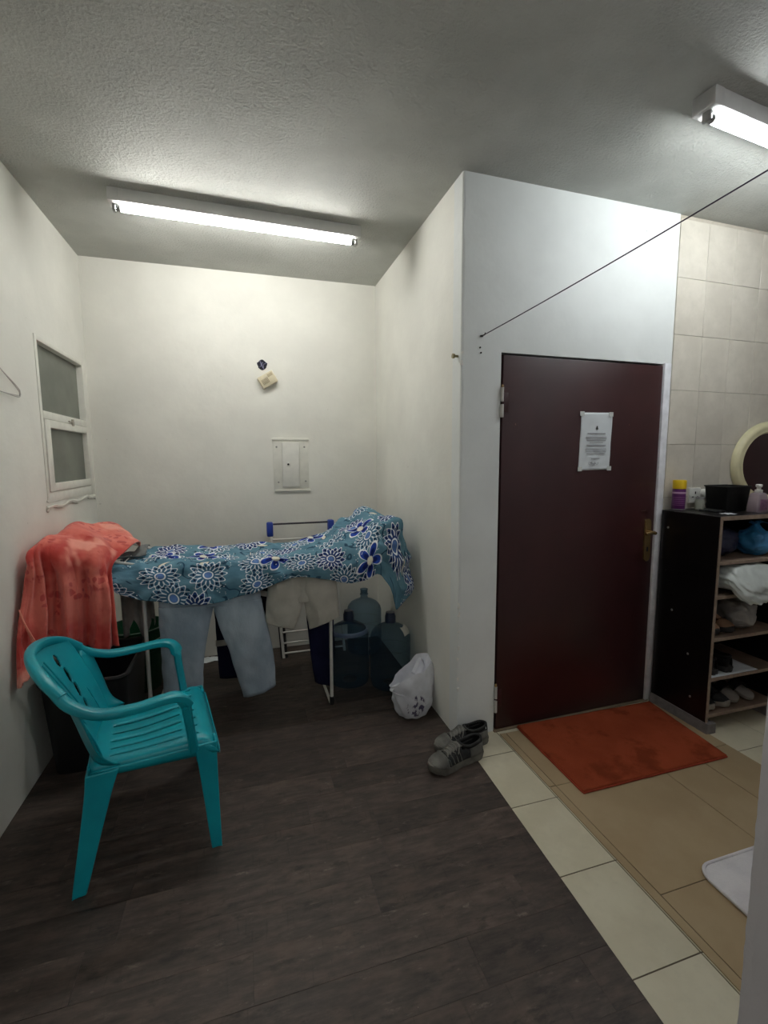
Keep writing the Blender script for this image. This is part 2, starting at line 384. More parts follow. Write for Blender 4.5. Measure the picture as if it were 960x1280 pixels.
def stadium(cx, cz, w_, h_, n=10):
    P = [];
    for k in range(n + 1): a = PI * k / n; P.append((cx + w_ / 2 * math.cos(a), cz + h_ / 2 - w_ / 2 + w_ / 2 * math.sin(a)))
    for k in range(n + 1): a = PI + PI * k / n; P.append((cx + w_ / 2 * math.cos(a), cz - h_ / 2 + w_ / 2 + w_ / 2 * math.sin(a)))
    return P
hx = dw - .055
Rxz = Matrix(((1, 0, 0, 0), (0, 0, -1, 0), (0, 1, 0, 0), (0, 0, 0, 1)))  # (x, y, z) -> (x, -z, y)
pl = MB().prism(stadium(hx, 1.02, .044, .255), -.002, .007, Rxz).build('handle_plate', MBR, dr)
MB().prism(stadium(hx, .965, .012, .03), .007, .009, Rxz).build('keyhole', MBK, pl)
MB().tube([(hx, -.004, 1.07), (hx, -.045, 1.07)], .010, 12).tube([(hx + .012, -.048, 1.066), (hx, -.05, 1.07), (hx - .02, -.052, 1.072), (hx - .045, -.050, 1.070), (hx - .062, -.048, 1.066)], [.010, .011, .010, .009, .010], 10).build('door_lever', MBR, dr)
MB().tube([(hx - .06, 0, 1.195), (hx - .02, -.001, 1.198), (hx - .005, -.001, 1.185)], [.003, .004, .002], 8, flat=.4).build('door_scrape', simple('scrape', (74, 48, 36), .5), dr)
# notice on the door
MPP = simple('white_paper', (214, 219, 222), .35, var=.04, vscale=6); MIN = simple('grey_print', (150, 150, 154), .8, var=.05); MDK = simple('dark_print', (60, 60, 62), .8)
nt = thing('paper_notice', 'white printed paper notice taped to the maroon door', 'notice', M_D @ Vector((1.88, YD - .0015, 1.598)), math.atan(PHI))
ctrl = [[(-.106 + .002 * (v - 1) + u * .212 / 4, -.0015 - .002 * ((u + v) % 2), -.158 + v * .316 / 4 + .004 * u / 4) for v in range(5)] for u in range(5)]
cloth(ctrl, 22, 30, lambda u, v, p: .0012 * noise.noise(Vector((p[0] * 18, 3, p[2] * 18)))).build('sheet', MPP, nt, mods=[SOL(.0006)])
b = MB()
for k, (zz, wd, th) in enumerate([(.026, .12, .005), (.006, .14, .0035), (-.002, .142, .003), (-.012, .13, .003), (-.024, .09, .003), (-.04, .13, .0055), (-.058, .14, .003), (-.066, .145, .003), (-.075, .14, .003), (-.085, .12, .003), (-.112, .055, .004)]):
    b.box(-wd / 2 + .004, wd / 2 + .004, -.0068, -.0056, zz - th / 2 + .02, zz + th / 2 + .02)
b.build('printed_lines', MIN, nt, smooth=False)
b = MB()
for (x, z, s) in ((.006, .082, .007), (.006, .074, .010), (.006, .068, .005)): b.prism([(x - s, z - s * .5), (x + s, z - s * .5), (x, z + s)], .0056, .0068, Rxz)
b.build('emblem', MDK, nt, smooth=False)
b = MB(); 
for k in range(3): b.tube([(-.03 + k * .02 + .012 * math.sin(t * 2.1 + k), -.0066, -.118 + .008 * math.cos(t * 3.3 + k)) for t in np.linspace(0, 3, 12)], .0008, 4)
b.build('signature', MIN, nt)
MTAPE = simple('clear_tape', (206, 210, 206), .2)
for (x, z) in ((-.098, .152), (.098, .152), (-.1, -.15), (.1, -.148)): MB().box(x - .014, x + .014, -.0075, -.0062, z - .012, z + .012).build('tape', MTAPE, nt, smooth=False)
# door_2: the dark door across the room that the mirror shows
d2 = struct(bpy.data.objects.new('door_2', None)); COL.objects.link(d2); d2.location = (X2, 1.15, 0)
MB().box(-.03, -.001, -.48, .48, .004, 2.05, .004).build('door_leaf', MDO, d2)
MB().box(-.035, -.001, -.55, -.485, 0, 2.12, .004).box(-.035, -.001, .485, .55, 0, 2.12, .004).box(-.035, -.001, -.55, .55, 2.055, 2.12, .004).build('door_frame', MFR, d2)
# ------------------------------------------------------------------ ceiling lamps
def m_emit(name, col, p):
    m = bpy.data.materials.new(name); m.use_nodes = True; t = m.node_tree; t.nodes.clear()
    e = t.nodes.new('ShaderNodeEmission'); e.inputs[0].default_value = col; e.inputs[1].default_value = p
    t.links.new(e.outputs[0], t.nodes.new('ShaderNodeOutputMaterial').inputs[0]); return m
MLB = simple('lamp_batten_white', (214, 214, 212), .4, var=.05); MLH = simple('lampholder_grey', (150, 150, 148), .5)
def lamp(label, loc, rz, L, r, col, p):
    t = thing('fluorescent_lamp', label, 'ceiling lamp', loc, rz)       # local: x along the tube, z down from the ceiling
    MB().box(0, L, -.043, .043, -.062, 0, .004).build('batten', MLB, t)
    tb = MB().tube([(.03, 0, -.081), (L - .03, 0, -.081)], r, 20).build('lamp_tube', m_emit('tube_light', col, p), t)
    for x in (.015, L - .03):
        h = MB().box(x, x + .016, -.016, .016, -.100, -.058, .006).build('lampholder', MLH, t)
        s = 1 if x < .1 else -1; x0 = x + .016 if s > 0 else x
        MB().tube([(x0, 0, -.081), (x0 + s * .022, 0, -.081)], r + .0012, 16).build('tube_cap', MLH, h)
    for x in (0, L - .05): MB().box(x, x + .05, -.045, .045, -.064, 0, .004).build('end_cover', MLB, t)
    return t
lamp('lit fluorescent tube on a white ceiling batten above the drying rack alcove', (-.60, 2.80, H), .034, 1.31, .014, TUBE1, TUBE_POWER)
lamp('lit fluorescent tube on a white ceiling batten cut off at the right edge', (1.70, 1.475, H), .10, 1.31, .015, TUBE2, TUBE_POWER * .78)
# ------------------------------------------------------------------ small things on the walls
MCR = simple('yellowed_plastic', (206, 196, 168), .45); MWP = simple('white_plastic', (226, 225, 218), .4, var=.05)
# chime
ch = thing('door_chime', 'small tilted beige chime box hanging below a hole with wires on the alcove wall', 'chime', (.197, YB, 2.105)); R = Matrix.Rotation(math.radians(-31), 4, 'Y')
MB().box(-.062, .062, -.05, -.001, -.045, .045, .006, M=R).build('housing', MCR, ch)
b = MB()
for k in range(6): b.box(-.045 + k * .009, -.0405 + k * .009, -.0535, -.048, -.024, .016, .001, 1, M=R)
b.build('grille', simple('dark_beige', (150, 138, 112), .6), ch)
MB().box(.012, .052, -.0525, -.049, .012, .034, .001, 1, M=R).build('switch_plate', simple('brownish_beige', (178, 166, 136), .5), ch)
MB().prism([(-.035 + .036 * math.cos(a) * (1 + .12 * math.sin(5 * a)), .112 + .036 * math.sin(a) * (1 + .1 * math.cos(4 * a))) for a in np.linspace(0, 2 * PI, 19)[:-1]], .0005, .003, Rxz).build('wall_hole', simple('hole_dark', (40, 40, 52), .9), ch)
b = MB()
for k in range(5): b.tube([(-.055 + k * .01 + .012 * math.sin(t + k), -.006 - .01 * math.sin(t * 1.1), .085 + .05 * t / 3 + .008 * math.cos(2 * t + k)) for t in np.linspace(0, 3, 9)], .0022, 5)
b.build('wire', simple('grey_violet_wire', (112, 112, 140), .5), ch)
# breaker panel
bp = thing('breaker_panel', 'white metal breaker panel with a small hinged door set in the alcove wall', 'electrical panel', (.355, YB, 1.47))
MB().box(-.135, .135, -.006, -.0005, -.195, .195, .002).build('face_plate', MFR, bp)
MB().box(-.14, .14, -.014, -.0005, .186, .204, .004).build('edge_lip', MFR, bp); MB().box(-.13, .145, -.016, -.0005, -.208, -.192, .004).build('edge_lip', MFR, bp)
dd = MB().box(-.068, .062, -.022, -.004, -.172, .172, .003).build('panel_door', MWP, bp)
MB().box(-.036, -.008, -.026, -.021, -.012, .022, .002).build('latch_plate', MWP, dd); MB().lathe([(.008, 0), (.008, .003), (.001, .004)], 12).build('latch_hole', MBK, dd, (0, 0, 0)).matrix_local = Matrix.Translation((-.024, -.026, .003)) @ Matrix.Rotation(PI / 2, 4, 'X')
for (x, z) in ((-.108, .137), (.105, .137), (-.1, -.135), (.11, -.13)):
    o = MB().lathe([(.007, 0), (.0065, .003), (.001, .005)], 12).build('screw', MLH, bp); o.matrix_local = Matrix.Translation((x, -.006, z)) @ Matrix.Rotation(PI / 2, 4, 'X')
# hangers, nail
MWI = simple('grey_wire', (188, 186, 182), .35, .6)
for k, (dy, rx, lab) in enumerate(((0, 0, 'thin wire clothes hanger on the left wall, the one in front'), (.018, .05, 'thin wire clothes hanger on the left wall, the one behind'))):
    t = thing('wire_hanger', lab, 'hanger', (XL + .016 - .008 * k, 2.395 + dy, 2.012), 0, 'wire hangers on the left wall'); t.rotation_euler = (rx, 0, 0)
    MB().tube(crp([(0, -.2, -.20), (0, .0, -.20), (0, .19, -.205), (0, .21, -.19), (0, .19, -.168), (0, .05, -.105), (0, 0, -.085), (0, -.05, -.105), (0, -.19, -.168), (0, -.21, -.19)], 60, True), .0019, 6, closed=True).build('hanger_frame', MWI, t)
    MB().tube(crp([(0, 0, -.085), (0, .004, -.06), (0, .03, -.035), (0, .03, -.01), (0, 0, .006), (0, -.022, -.01)], 20), .0019, 6).build('hanger_hook', MWI, t)
o = MB().tube([(XL - .01, 2.40, 2.016), (XL + .035, 2.40, 2.018)], .0022, 8).lathe([(.001, 0), (.005, .001), (.004, .003)], 8, (XL + .035, 2.40, 2.016)).build('wall_nail', simple('dark_iron', (60, 58, 56), .5, .6), None, (XL, 2.40, 2.016)); tag(o, 'dark nail in the left wall carrying the wire hangers', 'nail')
o = MB().tube([(XR + .01, 2.195, 2.02), (XR - .022, 2.195, 2.02)], .006, 8).tube([(XR - .02, 2.195, 2.02), (XR - .03, 2.195, 2.02)], .012, 10).build('wall_peg', simple('old_brass_peg', (150, 140, 105), .5, .3), None, (XR, 2.195, 2.02)); tag(o, 'small brass coloured peg near the wall corner left of the door', 'peg')
hk = Vector((1.16, DY(1.16), 2.116))
o = MB().tube([hk + Vector((0, .01, 0)), hk + Vector((0, -.012, 0)), hk + Vector((.006, -.02, .002)), hk + Vector((.012, -.016, .012))], .0035, 8).lathe([(.008, -.004), (.009, 0), (.008, .004)], 8, (hk.x, hk.y - .001, hk.z)).build('wall_hook', simple('dark_hook', (70, 66, 66), .5, .6), None, hk); tag(o, 'small dark hook holding the clothesline above the door', 'hook')
for k, (x, z) in enumerate(((1.152, 2.06), (1.157, 2.035))):
    p = Vector((x, DY(x) - .001, z)); o = MB().tube([p + Vector((0, .01, 0)), p + Vector((0, -.004, 0))], .0042, 8).build('wall_screw', MBK, None, p); tag(o, ('dark screw in the wall left of the door, upper of two', 'dark screw in the wall left of the door, lower of two')[k], 'screw')
def ray(px, py): return RM.transposed() @ Vector(((px - 480) / 581.02, (py - 640) / 581.02, 1))
d = ray(962, 207); Q = CAM + d * (1.05 / d.y); A_ = hk + Vector((.008, -.02, .004)); e = A_ + (Q - A_) * ((A_.y - .603) / (A_.y - Q.y))
o = MB().tube([A_ + (e - A_) * t + Vector((0, 0, -.012 * 4 * t * (1 - t))) for t in np.linspace(0, 1, 24)], .0024, 8).build('clothesline', simple('dark_violet_cord', (62, 52, 70), .7), None, A_); tag(o, 'thin dark cord stretched from the wall above the door towards the right', 'cord')
# socket
so = thing('wall_socket', 'white three-pin wall socket on the tiles above the shoe cabinet', 'socket', (2.638, DY(2.638) - .002, 1.277), math.atan(PHI))
MB().box(-.046, .046, -.014, .0, -.046, .046, .004).build('face_plate', MWP, so)
b = MB().box(-.004, .004, -.0155, -.013, .008, .024, .0008, 1).box(-.026, -.012, -.0155, -.013, -.012, -.006, .0008, 1).box(.012, .026, -.0155, -.013, -.012, -.006, .0008, 1); b.build('pin_hole', MBK, so, smooth=False)
MB().box(.028, .036, -.018, -.013, .012, .028, .001, 1).build('switch', MWP, so)
# mirror
mr = thing('oval_mirror', 'oval mirror in a thick cream frame leaning on the tiled wall above the cabinet', 'mirror', (3.262, DY(3.262) - .012, 1.462), math.atan(PHI))
a_, b_ = .335, .272; V = []; F = []; n = 72; prof = [(0, .006), (.004, -.012), (.016, -.026), (.034, -.034), (.050, -.026), (.058, -.030), (.066, -.020), (.074, -.004)]
for k in range(n):
    t = 2 * PI * k / n
    for (i, yy) in prof: V.append(((a_ - i) * math.cos(t), yy, (b_ - i) * math.sin(t)))
m_ = len(prof)
for k in range(n):
    for q in range(m_ - 1): F.append((k * m_ + q, ((k + 1) % n) * m_ + q, ((k + 1) % n) * m_ + q + 1, k * m_ + q + 1))
MB().add(V, F).build('mirror_frame', simple('cream_frame', (212, 204, 166), .4, var=.06), mr, ang=60)
mm = NB('mirror_glass'); mm.fin((.9, .9, .9, 1), .02, 1.0)
MB().prism([((a_ - .06) * math.cos(t), (b_ - .06) * math.sin(t)) for t in np.linspace(0, 2 * PI, 65)[:-1]], .0, .006, Rxz).build('mirror_glass', mm.m, mr, smooth=False)
# ------------------------------------------------------------------ floor coverings by the door
def m_fabric(name, rgb, rgb2, nscale=4, bscale=300, rough=.95, bd=.002, bs=.5):
    n = NB(name); co = n.coord(); a = n.noise(co, nscale, 5, .6)
    n.bump(n.noise(co, bscale, 3), bs, bd); return n.fin(n.mix(n.step(a, .35, .68), srgb(*rgb), srgb(*rgb2)), rough, spec=.15)
MTAN = m_fabric('tan_vinyl_sheet', (156, 135, 105), (166, 146, 116), 3, 400, .6, .0006, .3); MTAN2 = m_fabric('pinkish_vinyl_sheet', (168, 138, 114), (172, 144, 120), 3, 400, .6, .0006, .3)
rn = thing('floor_runner', 'tan vinyl runner laid in large squares over the cream tiles before the door', 'runner', (1.85, 1.5, 0))
def rp(x0, x1, y0, y1, mat, name='vinyl_square', z=.0035):
    MB().box(x0 + .0014, x1 - .0014, y0 + .0014, y1 - .0014, 0, z, .0008, 1).build(name, mat, rn, ((x0 + x1) / 2, (y0 + y1) / 2, 0), smooth=False).location -= rn.location
rp(1.291, 1.326, .62, 1.682, MTAN, 'border_strip', .0042); rp(1.291, 1.326, 1.684, 2.12, MTAN, 'border_strip', .0042)
for (y0, y1) in ((.62, 1.115), (1.115, 1.682), (1.682, 2.12)):
    rp(1.327, 1.887, y0, y1, MTAN); rp(1.887, 2.13, y0, y1, MTAN); rp(2.131, 2.385, y0, y1, MTAN2 if y0 > 1.2 and y1 < 2 else MTAN)
bed = MB().box(1.3, 2.38, .63, 2.11, -.0002, .0012).build('backing', MGR, rn, rn.location, smooth=False); bed.location = (0, 0, 0)
def m_mat():
    n = NB('orange_door_mat'); co = n.coord(); a = n.noise(co, 3.2, 5, .6); st = n.step(n.noise(n.mapv(co, (1, 1, 1), (.3, .1, 0)), 4.5, 4, .65), .5, .66)
    col = n.mix(n.step(a, .3, .7), srgb(140, 62, 38), srgb(160, 74, 46)); col = n.mix(n.M('MULTIPLY', st, .6), col, srgb(104, 42, 22))
    n.bump(n.noise(co, 420, 2), .8, .004); return n.fin(col, .95, spec=.1)
MMA = m_mat()
dm = thing('door_mat', 'rust orange rectangular door mat with dark worn stains in front of the maroon door', 'door mat', (1.86, 1.87, .0036))
def on(P, o): return [tuple(Vector(p) - o.location) for p in P]
cor = [(1.411, 1.600), (2.275, 1.600), (2.335, 2.128), (1.415, 2.140)]
def quad_grid(c, nu, nv, z0, amp, seed):
    return [[(lambda p: (p[0], p[1], z0 + amp * noise.noise(Vector((p[0] * 5, p[1] * 5, seed)))))(
        tuple((1 - u) * (1 - v) * c[0][k] + u * (1 - v) * c[1][k] + u * v * c[2][k] + (1 - u) * v * c[3][k] for k in (0, 1))) for v in np.linspace(0, 1, nv)] for u in np.linspace(0, 1, nu)]
b = cloth([on(r, dm) for r in quad_grid(cor, 9, 7, .011, .002, 1)], 60, 40, lambda u, v, p: .0012 * nz(p, 60)); b.build('pile', MMA, dm, mods=[SOL(.008, -1)])
P = on([(x, y, .012) for x, y in cor], dm); ed = []
for k in range(4):
    a, c2 = Vector(P[k]), Vector(P[(k + 1) % 4]); ed += [a + (c2 - a) * t + Vector((.002 * noise.noise(Vector((t * 12, k, 0))), .002 * noise.noise(Vector((t * 12, k, 5))), -.003)) for t in np.linspace(0, .96, 16)]
MB().tube(ed, .0048, 6, closed=True).build('bound_edge', simple('rust_binding', (150, 54, 28), .9), dm)
bm_ = thing('bath_mat', 'white rounded bath mat with a raised rim half hidden behind the near wall', 'mat', (1.868, .893, .0036))
def rrect(x0, x1, y0, y1, r, n=8):
    P = []
    for (cx, cy, a0) in ((x1 - r, y1 - r, 0), (x0 + r, y1 - r, PI / 2), (x0 + r, y0 + r, PI), (x1 - r, y0 + r, 1.5 * PI)):
        for k in range(n + 1): a = a0 + PI / 2 * k / n; P.append((cx + r * math.cos(a), cy + r * math.sin(a)))
    return P
bp_ = rrect(-.335, .32, -.27, .262, .06)
MBM = m_fabric('white_bath_mat', (206, 202, 206), (220, 216, 218), 9, 160, .9, .004, .7)
MB().prism(bp_, 0, .010).build('mat_field', MBM, bm_); MB().tube([(x, y, .010) for x, y in bp_], .006, 8, closed=True).build('mat_rim', MBM, bm_)
# ------------------------------------------------------------------ teal plastic armchair (local: x forward, y to its left, z up)
def m_teal():
    n = NB('teal_plastic'); co = n.coord(); col = n.mix(n.step(n.noise(co, 5, 4), .3, .7), srgb(0, 142, 158), srgb(8, 160, 174))
    n.bump(n.noise(co, 240, 2), .12, .0008); return n.fin(col, .33, spec=.5)
MTE = m_teal()
chair = thing('plastic_armchair', 'teal moulded plastic armchair with slotted seat and leaf-slotted back by the left wall', 'chair', (-.405, 2.045, 0), math.radians(10.5))
# seat: fine grid with the slots left out
XS = sorted(set(list(np.linspace(-.215, .225, 24)) + [-.15, .10, .135, .158])); YS = sorted(set(list(np.linspace(-.235, .235, 20)) + [s * (c + d) for c in (0, .062, .124, .182) for d in (-.0055, .0055) for s in (1, -1)]))
def seat_z(x, y):
    z = .425 + .012 * (x / .22) - .016 * math.exp(-((x + .05) / .14) ** 2 - (y / .16) ** 2)
    if x > .17: z -= .05 * ((x - .17) / .055) ** 2
    e = abs(y) - .2
    if e > 0: z -= .02 * (e / .035) ** 2
    return z
b = MB(); V = []; 
for x in XS:
    for y in YS: V.append((x, y * (1 + .10 * x / .22) , seat_z(x, y)))
F = []
for i in range(len(XS) - 1):
    for j in range(len(YS) - 1):
        xm = (XS[i] + XS[i + 1]) / 2; ym = (YS[j] + YS[j + 1]) / 2
        if YS[j + 1] - YS[j] < .0125 and min(abs(abs(ym) - c) for c in (0, .062, .124, .182)) < .004 and (-.15 < xm < .10 or .135 < xm < .158): continue
        n_ = len(YS); F.append((i * n_ + j, (i + 1) * n_ + j, (i + 1) * n_ + j + 1, i * n_ + j + 1))
b.add(V, F)
b.build('seat', MTE, chair, mods=[SOL(.006, -1)])
# skirt under the seat follows the seat's own edge
xs_ = np.linspace(-.215, .225, 24); ys_ = np.linspace(-.235, .235, 24)
ED = [(x, -.235) for x in xs_] + [(.225, y) for y in ys_[1:]] + [(x, .235) for x in xs_[::-1][1:]] + [(-.215, y) for y in ys_[::-1][1:-1]]
sk = lambda s, d, f: [(x * s, y * (1 + .10 * x / .22) * s, seat_z(x, y) * (1 - f) + d * f) for x, y in ED]
MB().rings([sk(1.0, .37, 0), sk(1.012, .37, .12), sk(1.014, .374, .55), sk(1.008, .372, 1)], caps=False).build('seat_apron', MTE, chair, mods=[SOL(.005)])
def leg(x, y, tx, ty, w0, w1, ztop):
    """angle-section leg tapering towards the floor; (tx, ty) is its foot"""
    R = []; sx = 1 if x > 0 else -1; sy = 1 if y > 0 else -1
    for t in np.linspace(0, 1, 9):
        cx = x + (tx - x) * t; cy = y + (ty - y) * t; z = ztop * (1 - t); w_ = w0 + (w1 - w0) * (t ** .7); d = w_ * .78; e = .012
        q = [(.5, .5), (.5, -.5), (.5 - e / w_, -.5), (.38, .38), (-.5, .5 - e / d), (-.5, .5)]
        if t > .985: q = [(a * .96, b2 * .96) for a, b2 in q]
        rr = []
        for (a, b2) in q: rr.append((cx + sx * a * w_, cy + sy * b2 * d, z))
        R.append(rr)
    return MB().rings(R)
for (x, y, tx, ty, w0, w1, zt) in ((.178, -.225, .196, -.285, .085, .040, .415), (.178, .225, .196, .285, .085, .040, .415), (-.170, -.212, -.262, -.285, .105, .046, .405), (-.170, .212, -.262, .285, .105, .046, .405)):
    L = leg(x, y, tx, ty, w0, w1, zt); L.build('leg', MTE, chair, mods=[('BEVEL', dict(width=.004, segments=2))])
# back shell: curved, with a midrib slot and leaf slots
def back_pt(u, v):                                                  # u -1..1 across, v 0..1 up
    wd = .175 + .055 * v - .03 * v ** 6; x = -.195 - .185 * v ** 1.2 - .01; y = u * wd
    x += .085 * (abs(u) ** 2.2) * (.35 + .65 * v)
    z = .42 + .38 * v - .035 * abs(u) ** 2.6 * v
    return Vector((x, y, z))
def leafslot(u, v):
    for s in (1, -1):
        for (u0, v0, L, a) in ((.36, .28, .15, .40), (.42, .45, .17, .36), (.46, .62, .17, .33), (.47, .79, .14, .3)):
            du = s * u - u0; dv = v - v0; al = dv * math.cos(a) + du * .55 * math.sin(a); ac = -dv * math.sin(a) + du * .55 * math.cos(a)
            if abs(al) < L / 2 and abs(ac) < .030 * (1 - (2 * al / L) ** 2) ** .5 + .003: return True
    for c in (-.075, .075):
        if abs(u - c) < .036 and .34 < v < .86: return True
    for c in (.68, -.68):
        if abs(u - c + .1 * (v - .5) * (1 if c > 0 else -1)) < .012 and .12 < v < .40: return True
    return False
nu, nv = 132, 110; V = []; F = []
for i in range(nu + 1):
    for j in range(nv + 1):
        V.append(back_pt(-1 + 2 * i / nu, j / nv))
for i in range(nu):
    for j in range(nv):
        if not leafslot(-1 + 2 * (i + .5) / nu, (j + .5) / nv): F.append((i * (nv + 1) + j, (i + 1) * (nv + 1) + j, (i + 1) * (nv + 1) + j + 1, i * (nv + 1) + j + 1))
MB().add(V, F).build('backrest', MTE, chair, mods=[SOL(.006)])
# rim and arms: one swept band
def band(path, W, name, tilt=None):
    """rounded band section swept along the path; W = (width, height) per control point, wide side lies across the path horizontally"""
    n = len(path); C = cr(path, 48); S = cr(W, 48); R = []
    for i in range(48):
        t = Vector(C[min(i + 1, 47)] - C[max(i - 1, 0)]).normalized(); side = Vector((0, 0, 1)).cross(t)
        side = side.normalized() if side.length > .25 else Vector((0, 1, 0)); up = t.cross(side).normalized(); w_, h_ = S[i]; rr = []
        for k in range(14):
            a = 2 * PI * k / 14; ca, sa = math.cos(a), math.sin(a); q = .62
            rr.append(Vector(C[i]) + side * (w_ / 2 * math.copysign(abs(ca) ** q, ca)) + up * (h_ / 2 * math.copysign(abs(sa) ** q, sa)))
        R.append(rr)
    return MB().rings(R).build(name, MTE, chair)
for s in (1, -1):
    P = [(-.300, .225 * s, .742), (-.245, .262 * s, .680), (-.16, .287 * s, .642), (-.05, .297 * s, .640), (.03, .293 * s, .648), (.085, .283 * s, .643), (.112, .272 * s, .612), (.120, .262 * s, .54), (.128, .250 * s, .47), (.135, .236 * s, .40)]
    W = [(.036, .034), (.040, .034), (.048, .032), (.052, .030), (.054, .030), (.058, .034), (.064, .036), (.068, .034), (.072, .034), (.078, .036)]
    band(P, W, 'armrest')
    # side web between back and seat
    b = cloth([[(-.20, .178 * s, .42), (-.222, .19 * s, .50), (-.245, .205 * s, .60), (-.27, .222 * s, .70)], [(-.17, .215 * s, .415), (-.195, .228 * s, .49), (-.215, .243 * s, .58), (-.248, .250 * s, .69)], [(-.115, .240 * s, .415), (-.165, .252 * s, .46), (-.195, .266 * s, .55), (-.225, .262 * s, .66)]], 10, 14)
    b.build('side_web', MTE, chair, mods=[SOL(.006)])
P = [(-.270, -.248, .712), (-.315, -.212, .757), (-.357, -.14, .790), (-.384, -.05, .803), (-.384, .05, .803), (-.357, .14, .790), (-.315, .212, .757), (-.270, .248, .712)]
band(P, [(.038, .034)] * 2 + [(.036, .036)] * 4 + [(.038, .034)] * 2, 'back_rim')
# ------------------------------------------------------------------ drying rack
MRK = simple('white_rack_tube', (214, 212, 206), .35, var=.06); MBL = simple('blue_plastic_joint', (38, 66, 160), .4)
rk = thing('drying_rack', 'white tube clothes drying rack with raised side wings under the patterned sheet', 'drying rack', (-.03, 2.95, 0))
def rt(pts, r, name, mat=MRK, closed=False, parent=rk):
    o = MB().tube(on(pts, rk), r, 10, closed).build(name, mat, parent); return o
ZR = .925; RX0, RX1, RY0, RY1 = -.55, .475, 2.725, 3.19
for (x, xb) in ((RX0, -.545), (RX1, .468)):                          # crossed leg loops seen end on: each end has two legs and a foot bar
    rt([(x, RY0 + .01, ZR), (xb, RY0 - .01, .012)], .0105, 'leg'); rt([(x, RY1 - .01, ZR), (xb, RY1 + .01, .012)], .0105, 'leg')
    rt([(xb - .008, RY0 - .01, .012), (xb - .012, RY1 + .01, .012)], .009, 'foot_bar')
    for y in (RY0 - .01, RY1 + .01): MB().tube(on([(xb, y, 0), (xb, y, .05)], rk), .0145, 10).build('foot_cap', simple('black_foot', (24, 24, 26), .6) if x == RX0 and y < 3 else bpy.data.materials['black_foot'], rk)
for y in (RY0, RY1): rt([(RX0 - .02, y, ZR), (RX1 + .02, y, ZR)], .0095, 'rail')
for k in range(8):
    x = RX0 + .07 + k * .125; rt([(x, RY0, ZR), (x, RY1, ZR)], .0032, 'wire')
WL = [(RX0, RY0 + .01, .945), (-.945, RY0 - .15, 1.085), (-.945, 3.13, 1.115), (RX0, RY1, .945)]; WR = [(RX1, RY0 + .02, .945), (.905, RY0 + .03, 1.105), (.885, 3.14, 1.135), (RX1, RY1, .945)]
for Wg in (WL, WR):
    rt(Wg, .008, 'wing_frame', closed=True)
    for k in range(1, 5):
        t = k / 5; p = Vector(Wg[0]).lerp(Vector(Wg[1]), t); q = Vector(Wg[3]).lerp(Vector(Wg[2]), t); rt([p, q], .003, 'wing_wire')
for (x, y) in ((RX0, RY0), (RX1, RY0), (RX0, RY1), (RX1, RY1)): MB().box(x - .022, x + .022, y - .018, y + .018, ZR - .02, ZR + .022, .006).build('joint', MBL if x > 0 else MRK, rk, rk.location).location = (0, 0, 0)
# second, folded rack leaning on the back wall
fr = thing('folded_rack', 'folded white clothes rack with blue corner caps leaning on the back wall', 'drying rack', (.42, 3.5, 0))
def ft(pts, r, name, mat): return MB().tube([tuple(Vector(p) - fr.location) for p in pts], r, 10).build(name, mat, fr)
for x in (.175, .645):
    ft([(x + .06, 3.46, .012), (x, 3.62, 1.0)], .0105, 'upright', MRK)
    MB().box(x - .026, x + .022, 3.595, 3.655, .925, 1.035, .010).build('corner_cap', MBL, fr, fr.location).location = (0, 0, 0)
ft([(.18, 3.625, 1.018), (.64, 3.625, 1.018)], .007, 'top_rod', simple('dark_rod', (62, 58, 66), .4, .5))
for z in (.045, .12, .20, .80, .9):
    t = z; ft([(.235 - .06 * t, 3.462 + .16 * t, z), (.705 - .06 * t, 3.462 + .16 * t, z)], .007, 'cross_bar', MRK)
for x in (.225, .258): ft([(x, 3.47, .01), (x - .03, 3.60, .6)], .010, 'rear_leg', simple('dark_leg', (34, 34, 36), .5) if x < .25 else bpy.data.materials['dark_leg'])
for x in (.555, .585): ft([(x + .03, 3.40, .01), (x, 3.5, .85)], .008, 'rear_leg', bpy.data.materials['dark_leg'])
